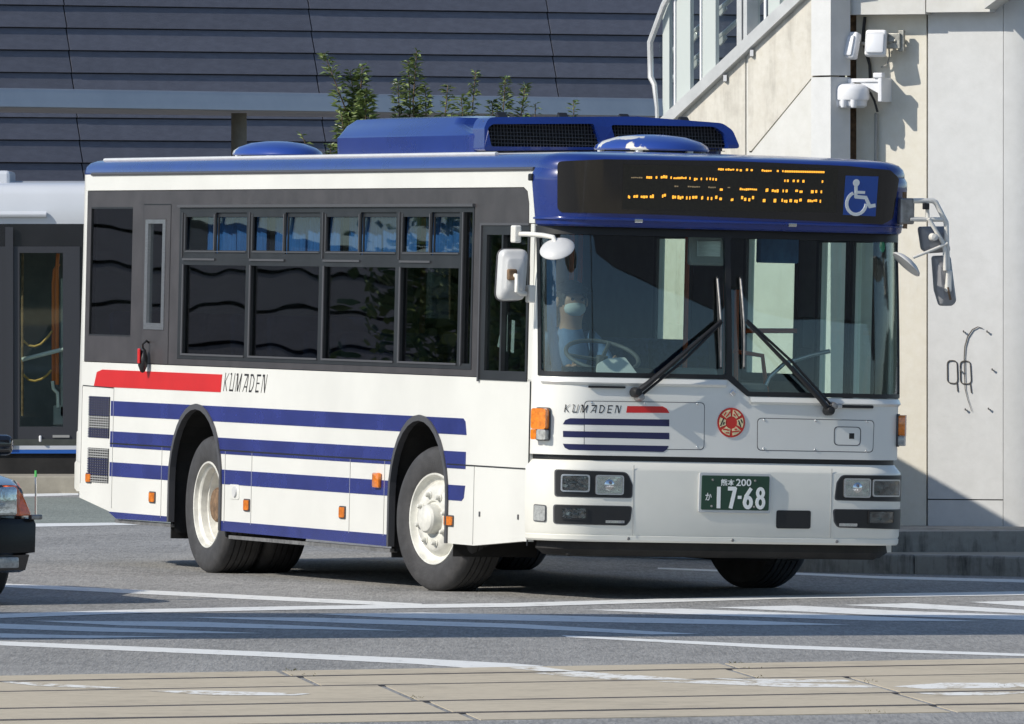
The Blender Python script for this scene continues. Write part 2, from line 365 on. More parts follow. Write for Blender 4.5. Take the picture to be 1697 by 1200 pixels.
def slab(outer, holes, fmap, w0, w1, cuts=(), bcuts=()):
    """flat plate (2D outline with holes) from w0 (face) to w1 (back), mapped into space by fmap(a, b, w); cuts: a-values where it may bend"""
    P, T = tri2d(outer, holes)
    bm = bmesh.new(); bv = [bm.verts.new((x, y, 0)) for x, y in P]
    for t in T:
        try: bm.faces.new([bv[i] for i in t])
        except ValueError: pass
    for f in bm.faces:
        f.normal_update()
        if f.normal.z < 0: f.normal_flip()
    for c in cuts:
        bmesh.ops.bisect_plane(bm, geom=bm.verts[:] + bm.edges[:] + bm.faces[:], plane_co=(c, 0, 0), plane_no=(1, 0, 0))
    for c in bcuts:
        bmesh.ops.bisect_plane(bm, geom=bm.verts[:] + bm.edges[:] + bm.faces[:], plane_co=(0, c, 0), plane_no=(0, 1, 0))
    bm.verts.index_update()
    n = len(bm.verts); V = [fmap(v.co.x, v.co.y, w0) for v in bm.verts]; F = [tuple(v.index for v in f.verts) for f in bm.faces]
    if w1 is not None:
        V += [fmap(v.co.x, v.co.y, w1) for v in bm.verts]
        F += [tuple(i + n for i in reversed(f)) for f in list(F)]
        for e in bm.edges:
            if len(e.link_faces) == 1:
                f = e.link_faces[0]; a, b = e.verts[0].index, e.verts[1].index
                ids = [v.index for v in f.verts]; k = ids.index(a)
                if ids[(k + 1) % len(ids)] != b: a, b = b, a
                F.append((b, a, a + n, b + n))
    bm.free()
    return V, F

def loft(rings, closed=True, caps=False):
    V, F = [], []; n = len(rings[0])
    for r in rings: V += [tuple(p) for p in r]
    for i in range(len(rings) - 1):
        for k in range(n if closed else n - 1):
            k2 = (k + 1) % n; F.append((i * n + k, i * n + k2, (i + 1) * n + k2, (i + 1) * n + k))
    if caps:
        F.append(tuple(range(n - 1, -1, -1))); F.append(tuple((len(rings) - 1) * n + k for k in range(n)))
    return V, F

def rect(a0, b0, a1, b1): return [(a0, b0), (a1, b0), (a1, b1), (a0, b1)]
def txt2d(s, size=1.0, bold=0.0):
    """outline of a word in the built-in font: 2D points and faces, origin at its lower left, height about size"""
    c = bpy.data.curves.new('t', 'FONT'); c.body = s; c.offset = bold; c.fill_mode = 'BOTH'; c.resolution_u = 3
    o = bpy.data.objects.new('t', c); COL.objects.link(o)
    dg = bpy.context.evaluated_depsgraph_get(); m = bpy.data.meshes.new_from_object(o.evaluated_get(dg))
    V = [tuple(v.co[:2]) for v in m.vertices]; F = [tuple(p.vertices) for p in m.polygons]
    bpy.data.objects.remove(o); bpy.data.curves.remove(c); bpy.data.meshes.remove(m)
    x0 = min(v[0] for v in V); y0 = min(v[1] for v in V); x1 = max(v[0] for v in V); y1 = max(v[1] for v in V)
    return [((x - x0) / (x1 - x0), (y - y0) / (y1 - y0)) for x, y in V], F

# ------------------------------------------------------------------ ground, roads, markings
def sheet(name, poly, z, m, thick=0):
    P, T = tri2d(poly); P = [(x, y, z) for x, y in P]
    F = []
    for t in T:
        a, b, c = (Vector(P[i]) for i in t)
        F.append(t if (b - a).cross(c - a).z > 0 else (t[0], t[2], t[1]))
    return structure(mk(name, (P, F), m))
sheet('ground', rect(-600, -200, 600, 1400), -0.02, M['asphalt'])
sheet('road', rect(-60, 10, 60, 99.6), 0.0, M['asphalt'])
sheet('bay_pavement', [(-7.100,86.932),(-2.944,87.550),(-0.738,88.177),(3.0,97.0),(-16,99.3)], 0.001, M['bay'])
def line(name, pts, z=0.002, m='marking'):
    return sheet(name, pts, z, M[m])
def px_line(top, bot, name='road_marking', z=0.002, m='marking'): return line(name, top + bot[::-1], z, m)
px_line([(-5.686,74.787),(-3.313,70.910),(-1.733,68.542),(-0.558,66.685)], [(-5.629,74.037),(-3.275,70.103),(-1.711,67.663),(-0.591,66.089)])
px_line([(-4.802,63.151),(-3.095,64.699),(-2.214,65.619),(-1.301,66.207),(0.006,66.806),(1.742,68.415),(3.313,69.248),(6.191,70.774)], [(-4.737,62.298),(-3.058,63.916),(-2.191,64.927),(-1.287,65.503),(0.006,66.030),(1.723,67.663),(3.273,68.415),(6.121,69.970)], z=0.003)
px_line([(-4.713,61.985),(-2.869,59.972),(-1.394,58.360),(-0.480,57.274),(0.005,56.572),(0.163,56.228)], [(-4.674,61.469),(-2.837,59.298),(-1.376,57.632),(-0.505,56.486),(-0.089,55.635),(0.129,55.219)])
px_line([(0.280,60.962),(1.445,59.393),(2.775,57.994),(4.602,56.228)], [(0.313,60.611),(1.431,58.825),(2.757,57.632),(4.567,55.803)])
px_line([(1.018,74.787),(1.915,73.595),(2.466,72.725),(3.439,71.876),(5.362,70.370)], [(1.013,74.410),(1.902,73.085),(2.447,72.157),(3.406,71.184),(5.302,69.574)])
px_line([(-6.610,86.932),(-3.901,87.758),(-3.000,88.177)], [(-6.517,85.721),(-3.851,86.626),(-2.972,87.343)], z=0.003)
px_line([(-7.451,98.002),(-4.421,99.454),(-4.045,99.857)], [(-7.354,96.719),(-4.368,98.263),(-4.002,98.789)])
hatch = [
    [(-4.062,62.722),(-2.931,61.265),(-2.539,60.962),(-1.912,60.711),(-2.381,60.463),(-2.895,60.512),(-3.610,61.062)],
    [(-4.002,64.026),(-3.011,62.935),(-2.092,61.985),(-1.411,61.265),(-1.895,61.265),(-2.425,61.571),(-2.971,62.089),(-3.954,63.259)],
    [(-2.858,63.476),(-1.849,63.259),(-1.158,62.509),(-0.586,61.674),(-1.501,62.141),(-2.290,62.615)],
    [(-2.002,64.138),(-1.186,64.026),(0.005,62.935),(1.074,61.163),(0.797,61.062),(-0.002,62.193),(-0.882,62.935)],
    [(-1.198,64.699),(-0.544,64.984),(0.187,64.473),(1.437,63.476),(1.986,62.722),(1.420,62.722),(0.184,63.367),(-0.717,64.026)],
    [(0.449,65.503),(1.043,65.736),(2.005,64.473),(2.792,63.367),(2.153,63.476),(1.276,64.361)],
    [(1.233,65.971),(1.763,66.326),(2.398,65.271),(3.085,64.473),(4.072,62.722),(3.042,63.585),(2.292,64.361)],
    [(2.047,66.445),(2.492,66.806),(3.134,65.503),(3.836,64.699),(3.101,64.813),(2.419,65.853)],
    [(2.860,67.048),(3.231,67.293),(3.932,66.326),(3.168,66.207)],
]
for h in hatch: line('road_marking', h, 0.002)

# tramway: concrete slabs between grooved rails
tram = structure(bpy.data.objects.new('tramway', None)); COL.objects.link(tram)
def yedge(pl, pr):   # straight ground line through two points, as a function of x
    (x0, y0), (x1, y1) = pl, pr
    return lambda x: y0 + (y1 - y0) * (x - x0) / (x1 - x0)
E_far = yedge((-2.622,54.809), (2.740,57.274)); R1 = yedge((-2.586,54.047), (2.703,56.486)); R2 = yedge((-2.523,52.735), (2.636,55.095))
R3 = yedge((-2.426,50.708), (2.530,52.886)); R4 = yedge((-2.365,49.418), (2.455,51.306)); E_near = yedge((-2.326,48.605), (2.415,50.465))
G = 0.10
strips = [(lambda x: R1(x) + G, E_far), (lambda x: R2(x) + G, lambda x: R1(x) - G), (lambda x: R3(x) + G, lambda x: R2(x) - G),
          (lambda x: R4(x) + G, lambda x: R3(x) - G), (E_near, lambda x: R4(x) - G)]
xj = {0: [-8.4, -3.9, (-1.142,55.719)[0], (1.175,56.834)[0], 3.6, 8], 1: [-8.2, -3.7, (-0.970,54.008)[0], (1.242,55.551)[0], 3.7, 8],
      2: [-8.0, -3.3, (-0.465,52.029)[0], (1.898,53.306)[0], 4.2, 8], 3: [-7.8, -3.1, (-0.293,50.259)[0], (2.012,51.235)[0], 4.4, 8], 4: [-7.7, -3.0, (-0.162,49.122)[0], (2.079,49.718)[0], 4.5, 8]}
for i, (lo, hi) in enumerate(strips):
    for a, b in zip(xj[i], xj[i][1:]):
        a += 0.018; b -= 0.018; k = 0.10
        top = [(a, lo(a)), (b, lo(b)), (b - k * (hi(b) - lo(b)), hi(b)), (a - k * (hi(a) - lo(a)), hi(a))]
        dz = random.uniform(-0.002, 0.002)
        mk('slab', slab(top, [], lambda x, y, w: (x, y, w), 0.0034 + dz * .2, -0.02), M['slab'], tram)
for r in (R1, R2, R3, R4):
    mk('rail_groove', ([(x, r(x) + d, 0.0022) for x in (-9, 9) for d in (-G - .01, G + .01)], [(0, 2, 3, 1)]), M['groove'], tram)
    mk('rail', slab([(-9, r(-9) - 0.02), (9, r(9) - 0.02), (9, r(9) + 0.085), (-9, r(-9) + 0.085)], [], lambda x, y, w: (x, y, w), 0.0030, -0.01), M['rail'], tram)
for t in ([(-2.582,53.968),(-2.523,54.008),(-1.932,53.229),(-2.032,53.114),(-2.377,53.460)], [(-1.797,52.811),(-1.546,52.886),(-0.987,52.473),(-1.056,52.250),(-1.470,52.287)], [(0.113,55.137),(0.348,55.385),(0.714,54.728),(0.938,54.246),(0.494,54.286),(0.282,54.728)],
          [(0.720,54.008),(1.013,54.166),(1.786,53.538),(1.835,53.229),(1.357,53.306)], [(1.018,54.446),(1.687,54.246),(1.738,53.929),(1.222,53.968)],[(1.901,53.383),(2.161,53.850),(2.577,53.850),(3.193,53.850),(2.547,53.229),(2.040,53.076)], [(1.975,52.548),(2.293,52.698),(2.590,52.698),(2.363,52.287),(2.096,52.250)], [(-0.027,55.888),(0.147,56.057),(0.333,55.385),(0.161,55.385)]):
    line('road_marking', t, 0.0048, 'marking_worn')

rw = random.Random(3); WV, WF = [], []
for (cx0, cy0, n) in [(*p, 12) for p in ((-1.131,55.635), (-1.071,54.972), (1.181,56.703), (1.227,55.888), (1.798,54.087), (2.450,53.538), (1.237,54.647), (-0.465,52.029), (1.709,50.396))]:
    for k in range(n):
        x, y = cx0 + rw.gauss(0, .03), cy0 + rw.gauss(0, .10); a = rw.uniform(0, 6.28); h = rw.uniform(.004, .013); k0_ = len(WV)
        WV += [(x, y, 0), (x + .006, y + .004, 0), (x + h * .8 * math.cos(a), y + h * .8 * math.sin(a), h)]; WF.append((k0_, k0_ + 1, k0_ + 2))
stuff(mk('weeds', (WV, WF), mat('dry_weed', (.20, .17, .05), .8)))
# right-hand pavement: kerb, second step, paving
def ground_poly(name, poly, z1, z0, m, parent=None):
    return mk(name, slab(poly, [], lambda x, y, w: (x, y, w), z1, z0), m, parent)
k0, k1 = (2.044,73.742), (3.476,72.654)
kd = Vector(k1) - Vector(k0); kd.normalize(); kn = Vector((-kd.y, kd.x))
if kn.y < 0: kn = -kn
kstart = Vector(k0) - kd * 0.32
pave = structure(bpy.data.objects.new('pavement', None)); COL.objects.link(pave)
for i in range(8):
    a = kstart + kd * (i * 1.2 + .006); b = kstart + kd * ((i + 1) * 1.2 - .006)
    q = bbox(0, (b - a).length, 0, 0.18, -0.02, 0.135, 0.015)
    mk('kerb_stone', xf(q, (a.x, a.y, 0), (0, 0, math.atan2(kd.y, kd.x))), M['kerb'], pave)
s0 = kstart + kn * 0.182; s1 = kstart + kd * 9.6 + kn * 0.182
ground_poly('paving', [tuple(s0), tuple(s1), tuple(s1 + kn * 8), tuple(s0 + kn * 8)], 0.130, -0.02, M['pave'], pave)
t0 = Vector((2.627,74.016)); t1 = Vector((3.645,74.174))
wall_base = structure(mk('wall_base', slab([tuple(t0), tuple(t1), (6.5, t1.y - 1.2), (6.5, 79), (t0.x, 79)], [], lambda x, y, w: (x, y, w), 0.272, 0.05), M['kerb']))
# left-hand island kerb
isl = structure(bpy.data.objects.new('bus_stop_island', None)); COL.objects.link(isl)
yk = 99.7
for i in range(14):
    x = -16 + i * 1.5
    mk('kerb_stone', bbox(x + .006, x + 1.494, yk, yk + 0.2, -0.02, 0.16, 0.012), M['pave'], isl)
mk('paving', box(-16, 5, yk + .202, yk + 1.5, -0.02, 0.152), M['pave'], isl)
sheet('bus_lane', rect(-60, yk + 1.51, 60, 108.5), -0.008, M['pave'])

# ------------------------------------------------------------------ station building with dark sloping cladding
st_t = Vector((0.866, 0.5, 0)); st_v = Vector((-0.125, 0.217, 1.0)).normalized(); st_n = st_t.cross(st_v); 
if st_n.y > 0: st_n = -st_n
bld = thing('station_building', 'large building clad in overlapping dark slate grey panels behind the silver canopy', 'building', (-5.4, 115.0, 0))
rowh = 0.253; edges = [-13.0, -9.9, -6.8, -3.7, -1.05, 1.30, 4.35, 7.4, 10.5]
joint_at = edges
def panel_mesh(w, kind):
    h = rowh - 0.008; t = 0.030
    # thicker at the bottom edge so that it overlaps the panel below like a shingle
    P = []
    for u in (0.008, w - 0.008):
        for v, n0, n1 in ((0.0, t, 0.0), (h, 0.004, -0.012)):
            for n in (n0, n1): P.append(st_t * u + st_v * v + st_n * n)
    me = bpy.data.meshes.new('cladding_panel')
    me.from_pydata([tuple(p) for p in P], [], [(0, 4, 6, 2), (1, 3, 7, 5), (0, 1, 5, 4), (2, 6, 7, 3), (0, 2, 3, 1), (4, 5, 7, 6)])
    me.update(); me.materials.append(M['clad']); return me
pm = {}
for c in range(len(edges) - 1):
    w = edges[c + 1] - edges[c]
    for r in range(1, 30):
        key = round(w, 2)
        if key not in pm: pm[key] = panel_mesh(w, 0)
        o = bpy.data.objects.new('cladding_panel', pm[key]); COL.objects.link(o); o.parent = bld
        o.location = st_t * edges[c] + st_v * (r * rowh + 0.053) + st_n * random.uniform(0, 0.004)
bw = [st_t * u + st_v * v + st_n * n for u in (-13.0, 10.5) for v in (0.0, 30 * rowh) for n in (-0.02, -1.5)]
mk('backing_wall', (bw, [(0, 4, 6, 2), (1, 3, 7, 5), (0, 1, 5, 4), (2, 6, 7, 3), (0, 2, 3, 1), (4, 5, 7, 6)]), M['joint'], bld)

# ------------------------------------------------------------------ canopy in front of the building
cdir = Vector((0.7071, 0.7071, 0)); cnr = Vector((-0.7071, 0.7071, 0))
can = thing('canopy', 'long silver grey flat canopy with rounded fascia edge above the bus stop', 'canopy', (-5.02, 105.0, 0))
def canopy_sec(zb, zt, depth):
    pts = []
    pts = [(-.12, zb), (-.185, zb + .004), (-.20, zb + .018), (-.19, zb + .07), (-.165, zb + .15), (-.160, zt - .018), (-.150, zt), (-.12, zt)]
    return pts
zb, zt = 3.665, 3.865
sec = canopy_sec(zb, zt, 0)
rings = []
for s in (-12, 14):
    rings.append([cdir * s + cnr * (a + 0.12) + Vector((0, 0, z)) for a, z in sec])
V, F = loft(rings, closed=True, caps=True); mk('fascia', (V, F), M['canopy'], can, smooth=50)
v = [cdir * s + cnr * d + Vector((0, 0, z)) for s in (-12, 14) for d in (0.005, 3.6) for z in (zb + .03, zt - .02)]
mk('roof_slab', (v, box(0, 1, 0, 1, 0, 1)[1]), M['canopy'], can)
for s in (-9.3, -2.9, 3.30, 9.5):
    c = cdir * s + cnr * 1.6
    if s == 3.30: c = Vector(((-2.749,3.341)[0] + 5.02, 107.8 - 105.0, 0))
    mk('column', xf(lathe([(0.0, 0.0), (0.085, 0.0), (0.078, 3.66)], 20, 'z'), tuple(c)), M['column'], can, smooth=40)

# ------------------------------------------------------------------ parked bus behind at the stop
D2 = 101.6
pb = thing('parked_bus', 'parked silver roofed bus with black sides seen behind the rear of the front bus', 'bus', (-8.6, D2, 0))
def PB(p): return (p[0] + 8.6, p[1])
zroof0 = (-4.573,2.518)[1]; zroof1 = (-4.573,2.885)[1]; zsk = (-4.574,0.376)[1]; zs2 = (-4.574,0.339)[1]; zs3 = (-4.574,0.413)[1]; zb0 = (-4.574,0.130)[1]
Lh = 6.0
roofsec = [(0, zroof0), (-0.01, zroof0 + .06), (0.0, zroof1 - .09), (0.05, zroof1 - .02), (0.16, zroof1 + .015), (1.15, zroof1 + .05), (2.2, zroof1), (2.3, zroof1 - .1), (2.3, zroof0)]
mk('roof', loft([[(x, y, z) for y, z in roofsec] for x in (-Lh, Lh)], True, True), M['tram_white'], pb, smooth=50)
mk('roof_rail', tube([(-Lh, -.03, (-4.573,2.607)[1]), ((-4.418,2.607)[0] + 8.6, -.03, (-4.573,2.607)[1])], .028, 8), M['tram_white'], pb, smooth=40)
mk('roof_unit', bbox(-4.0, (-4.790,2.982)[0] + 8.6, 0.5, 1.7, zroof1, (-4.790,3.028)[1], .03), M['tram_white'], pb)
pane_specs = [PB((-4.673,2.243)) + PB((-4.262,0.594)), (-0.2, 0, 0.5, 0), (-1.6, 0, -0.9, 0), (4.9, 0, 5.6, 0)]
x0, z1, x1, z0 = pane_specs[0]
holes = [rect(x0, z0, x1, z1)]
for k, (a, b) in enumerate(((x0 - .62, x0 - .22), (x0 - 2.3, x0 - .85), (x0 - 4.1, x0 - 2.5), (x1 + .25, x1 + 1.4), (x1 + 1.6, x1 + 3.0))):
    if a > -Lh + .1: holes.append(rect(a, 1.0, b, z1))
smap = lambda a, b, w: (a, -w, b)
mk('side_panel', slab(rect(-Lh, zsk, Lh, zroof0), holes, smap, 0, -.06), M['tram_dark'], pb)
for h in holes:
    mk('window_pane', slab(h, [], smap, -.025, -.03), M['door_glass'], pb)
fr = mk('door', slab(rect(x0 - .2, z0 - .12, x1 + .16, z1 + .06), [rect(x0, z0, x1, z1)], smap, .02, -.02), M['tram_frame'], pb)
mk('door_post', box(x0 - .135, x0 - .06, -.045, -.0205, zsk + .02, zroof0 - .03), M['tram_frame'], pb)
a = PB((-4.476,0.479)); mk('door_handle', bbox(a[0] - .012, a[0] + .012, -.06, -.02, a[1] - .03, a[1] + .03, .008), M['white_plastic'], fr)
a = PB((-4.299,0.502)); mk('step_edge', box(a[0] - .06, a[0] + .10, -.035, -.0205, a[1] - .012, a[1] + .012), M['interior_light'], fr)
mk('skirt_stripe', box(-Lh, Lh, -.012, .0, zsk, zs3), M['tram_white'], pb)
mk('skirt_stripe', box(-Lh, Lh, -.012, .0, zs2, zsk - .001), M['tram_blue'], pb)
mk('underbody', box(-Lh, Lh, .02, 2.2, .12, zs2), M['under'], pb)
mk('floor', box(-Lh, Lh, .08, 2.2, zsk - .06, zsk), M['floor_in'], pb)
mk('far_side', box(-Lh, Lh, 2.22, 2.28, zs2, zroof0), M['interior'], pb)
mk('aisle_panel', box(-Lh, Lh, 1.2, 1.23, zs2, 1.35), M['interior'], pb)
def pxpole(pts, r, y, name, m):
    return mk(name, tube([(p[0], y, p[1]) for p in pts], r, 8), M[m], pb, smooth=40)
P = [PB(p) for p in [(-4.367,1.023),(-4.367,1.951),(-4.356,2.077),(-4.315,2.140)]]; pxpole(P, .018, .35, 'grip_pole', 'pole_orange')
P = [PB(p) for p in [(-4.330,0.989),(-4.330,2.123),(-4.321,2.238)]]; pxpole(P, .018, .30, 'grip_pole', 'pole_orange')
P = [PB(p) for p in [(-4.376,1.023),(-4.367,0.949),(-4.327,0.909),(-4.322,0.771)]]; pxpole(P, .016, .30, 'grip_pole', 'whitetube')
P = [PB(p) for p in [(-4.660,0.691),(-4.659,2.238)]]; pxpole(P, .012, .30, 'grip_pole', 'rust')
P = [PB(p) for p in [(-4.662,1.227),(-4.264,1.327)]]; pxpole(P, .020, .22, 'door_bar', 'silver_back')
P = [PB(p) for p in [(-4.662,1.413),(-4.602,1.361),(-4.545,1.353),(-4.488,1.373),(-4.425,1.436),(-4.379,1.499)]]; pxpole(P, .011, .33, 'safety_strap', 'rope')
P = [PB(p) for p in [(-4.662,1.092),(-4.602,1.035),(-4.545,1.023),(-4.482,1.041),(-4.425,1.081),(-4.385,1.127)]]; pxpole(P, .011, .33, 'safety_strap', 'rope')
a = PB((-4.296,0.691)); mk('pillar', box(a[0], a[0] + .035, .3, .36, a[1], 2.0), M['interior_light'], pb)
a = PB((-4.368,0.594)); b = PB((-4.264,0.789)); mk('ticket_box', bbox(a[0], b[0], .3, .5, a[1] + .01, b[1], .01), M['interior_light'], pb)
mk('wheel', xf(lathe([(0, 0), (.28, .0), (.3, -.02), (.44, -.01), (.47, .05), (.47, .26), (.3, .28)], 32, 'y'), (5.35, .03, .47)), M['tyre'], pb, smooth=40)
mk('wheel', xf(lathe([(0, 0), (.28, .0), (.3, -.02), (.44, -.01), (.47, .05), (.47, .26), (.3, .28)], 32, 'y'), (-3.4, .03, .47)), M['tyre'], pb, smooth=40)

# ------------------------------------------------------------------ overpass stair on the right
stP = Vector((2.265, 75.6, 0)); stD = Vector((.64, -.77, 0)).normalized(); stN = Vector((-.77, -.64, 0)).normalized()
stair = thing('overpass_stair', 'pale concrete stair tower of a pedestrian overpass with beige and white wall panels', 'stair tower', (2.265, 75.6, 0))
def smapS(a, b, w): q = stD * a + stN * w; return (q.x, q.y, b)
P = [(-1.704,3.154),(-0.227,4.043)]
lo_l, hi_r = P
slope = (hi_r[1] - lo_l[1]) / (hi_r[0] - lo_l[0])
def copz(s): return lo_l[1] + slope * (s - lo_l[0])
sj1 = (-0.944,3.361)[0]; sj2 = (-0.911,3.360)[0]; pL = (-0.207,3.565)[0]; pl_lo = lo_l[0] - 2.6
d0 = (-0.878,2.930); d1 = (-0.207,3.445)
mk('stair_wall_panel', slab([(pl_lo, .05), (sj1, .05), (sj1, copz(sj1)), (pl_lo, copz(pl_lo))], [], smapS, 0, -.25), M['stairwall'], stair)
m_up = slab([(sj2, d0[1]), d0, (pL - .006, d1[1] + .008), (pL - .006, copz(pL)), (sj2, copz(sj2))], [], smapS, 0, -.25)
mk('stair_wall_panel', m_up, M['stairwall'], stair)
mk('stair_wall_panel', slab([(sj2, .05), (pL - .006, .05), (pL - .006, d1[1] - .006), (d0[0] + .006, d0[1] - .012), (sj2, d0[1] - .012)], [], smapS, .001, -.25), M['grey_panel'], stair)
mk('joint_strip', slab([(sj1 + .001, .05), (sj2 - .001, .05), (sj2 - .001, copz(sj2)), (sj1 + .001, copz(sj1))], [], smapS, -.012, -.2), M['grey_panel'], stair)
# dark backing that shows in the joints
mk('joint_backing', slab([(pl_lo, .05), (pL, .05), (pL, copz(pL) - .1), (pl_lo, copz(pl_lo) - .1)], [], smapS, -.255, -.30), M['joint'], stair)
# coping beam along the top of the wall
cw = 0.075
mk('coping', slab([(pl_lo, copz(pl_lo) - .01), (pL + .3, copz(pL + .3) - .01), (pL + .3, copz(pL + .3) + cw + .02), (pl_lo, copz(pl_lo) + cw)], [], smapS, .05, -.22), M['rail_alu'], stair)
for s in (sj1 - .22, sj1 + .07):
    mk('bracket', box(*sorted((smapS(s, 0, 0)[0] - .012, smapS(s, 0, 0)[0] + .012)), smapS(s, 0, .06)[1] - .01, smapS(s, 0, .0)[1], copz(s) - .05, copz(s) - .005), M['white_plastic'], stair)
# pilaster: left face in the wall's plane, right face turned away from the sun; two blocks with a joint
c1 = smapS(0, 0, 0); rd = Vector((.77, .64, 0)).normalized()
zj = (-0.097,3.450)[1]; ztop = (-0.097,4.160)[1]
def pil(z0, z1):
    a = smapS(pL, 0, .02); b = smapS(0, 0, .02); q = Vector(b) + rd * .185; d = Vector(a) + rd * .185
    V = [(p[0], p[1], z) for p in (a, b, q, d) for z in (z0, z1)]
    return V, [(0, 2, 3, 1), (2, 4, 5, 3), (4, 6, 7, 5), (6, 0, 1, 7), (1, 3, 5, 7), (0, 6, 4, 2)]
mk('pilaster', pil(.2, zj - .006), M['white_panel'], stair); mk('pilaster', pil(zj + .006, ztop), M['white_panel'], stair)
# beige and white panels
wP = Vector((2.42, 75.9, 0)) - stP; wD = Vector((math.cos(R(20)), -math.sin(R(20)), 0)); wN = Vector((-math.sin(R(20)), -math.cos(R(20)), 0))
def wmap(a, b, w): q = wP + wD * a + wN * w; return (q.x, q.y, b)
wj = (0.551,2.710)[0]; we = (1.114,2.709)[0]; z_lo = .262; zpj = (0.834,0.459)[1]; zbj = (0.161,2.583)[1]
ga = (-0.014,3.567)[0]; gb = (0.022,3.567)[0]
mk('wall_panel', slab(rect(gb, z_lo, wj - .008, 4.6), [], wmap, 0, -.2), M['beige_panel'], stair)
mk('wall_joint', slab(rect(ga - .05, z_lo, gb - .001, 4.6), [], wmap, -.05, -.2), M['rust'], stair)
mk('wall_joint', slab(rect(wj - .007, z_lo, wj + .007, 4.6), [], wmap, -.03, -.2), M['joint'], stair)
mk('wall_panel', slab(rect(wj + .008, zpj + .004, we, 4.6), [], wmap, .012, -.2), M['white_panel'], stair)
mk('wall_panel', slab(rect(wj + .008, z_lo, we, zpj - .004), [], wmap, .012, -.2), M['white_panel'], stair)
mk('wall_joint', slab(rect(wj + .008, zpj - .0035, we, zpj + .0035), [], wmap, .004, -.2), M['joint'], stair)
# rounded end pier
rc = []
for i in range(13):
    a = R(90) * i / 12; rc.append((we + .004 + .55 * math.sin(a), -.55 + .562 * math.cos(a)))
rings = [[wmap(x, z, w) for x, w in rc] + [wmap(we + .004, z, -.6)] for z in (z_lo, 4.6)]
mk('end_pier', loft(rings, True, True), M['white_panel'], stair, smooth=30)
# beam across the top, pieces with a joint between
zbm = (0.213,3.887)[1]; b0 = (-0.079,3.907)[0]; b1 = (-0.002,3.906)[0]; b2 = (0.589,3.901)[0]; b3 = (1.062,3.897)[0]
for (a, b, dz) in ((b0 - .06, b1 - .004, 0.02), (b1 + .004, b2 - .004, 0.0), (b2 + .004, b3, 0.012)):
    mk('top_beam', slab(rect(a, zbm + dz, b, 4.9), [], wmap, .16, -.05), M['grey_panel'], stair)
mk('top_beam', slab([(b3 + .004, zbm + .03), (b3 + .16, zbm + .14), (b3 + .5, zbm + .42), (b3 + .5, 5.2), (b3 + .004, 4.9)], [], wmap, .30, -.05), M['grey_panel'], stair)
mk('landing_slab', slab(rect(b0 - .2, 4.901, b3 + 1.2, 5.1), [], wmap, .40, -1.4), M['grey_panel'], stair)
# glazed balustrade above the coping
bal = thing('glass_balustrade', 'glazed stair balustrade with pale metal frame running up above the stained wall', 'balustrade', (2.265, 75.6, 0))
e = [smapS(p[0], p[1], .03) for p in [(-1.871,3.090),(-1.878,3.251),(-1.905,3.416),(-1.945,3.469),(-1.952,3.721),(-1.798,3.988),(-1.505,4.319),(-1.240,4.486)]]
mk('edge_frame', tube([e[0], e[1], e[2], e[3], e[4], e[5], e[6], e[7]], [.014, .014, .020, .022, .022, .024, .024, .024], 8), M['rail_alu'], bal, smooth=40)
gl = [(-1.891,3.190),(-1.938,3.460),(-1.945,3.712),(-1.791,3.979),(-1.671,4.128)]
def gpane(poly, name='glass_pane'): return mk(name, slab(poly, [], smapS, -.050, -.058), M['rail_glass'], bal)
xs = [(-1.718,4.021)[0], (-1.439,4.015)[0], (-0.983,4.006)[0]]
gpane([gl[0], (gl[0][0] + .22, gl[0][1] + .1)][:1] + [(lo_l[0] + .04, copz(lo_l[0] + .04) + cw), (xs[0] - .001 + .02, copz(xs[0] + .02) + cw)][:1] + [(xs[0] + .03, copz(xs[0] + .03) + cw), (xs[0] + .03, 4.7), gl[4], gl[3], gl[2], gl[1]])
gpane([(xs[0] + .035, copz(xs[0] + .035) + cw), (xs[1], copz(xs[1]) + cw), (xs[1], 4.7), (xs[0] + .035, 4.7)])
gpane([(xs[1] + .005, copz(xs[1]) + cw), (xs[2], copz(xs[2]) + cw), (xs[2], 4.9), (xs[1] + .005, 4.9)])
gpane([(xs[2] + .12, copz(xs[2] + .12) + cw), (pL + .3, copz(pL + .3) + cw), (pL + .3, 5.1), (xs[2] + .12, 5.1)])
def mull(pa, pb, name='mullion', m='rail_pale', w0=-.012, w1=-.046):
    a, b = pa[0], pb[0]
    return mk(name, slab([(a, copz(a) + cw - .02), (b, copz(b) + cw - .02), (b, 4.9), (a, 4.9)], [], smapS, w0, w1), M[m], bal)
mull((-1.865,4.024), (-1.791,4.022), 'mullion', 'rail_pale', -.014, -.046)
mull((-1.718,4.021), (-1.558,4.018)); mull((-1.432,4.015), (-1.280,4.012))
mull((-1.725,4.021), (-1.711,4.021), 'mullion_edge', 'white_plastic', .0, -.011); mull((-1.439,4.015), (-1.425,4.015), 'mullion_edge', 'white_plastic', .0, -.011)
mull((-1.029,4.007), (-1.009,4.007), 'mullion_edge', 'white_plastic', .0, -.011); mull((-0.741,4.002), (-0.721,4.001), 'mullion_edge', 'white_plastic', .0, -.011)
mull((-0.983,4.006), (-0.931,4.005), 'post', 'rail_alu', .045, -.08); mull((-0.911,4.005), (-0.872,4.004), 'post', 'rail_alu', .045, -.08)
mull((-0.708,4.001), (-0.584,3.999))
for a, b in (((-1.985,3.452), (-0.911,4.057)), ((-1.985,3.652), (-1.240,4.072))):
    mk('handrail', tube([smapS(a[0], a[1], -.2), smapS(b[0], b[1], -.2)], .019, 8), M['rail_alu'], bal, smooth=40)
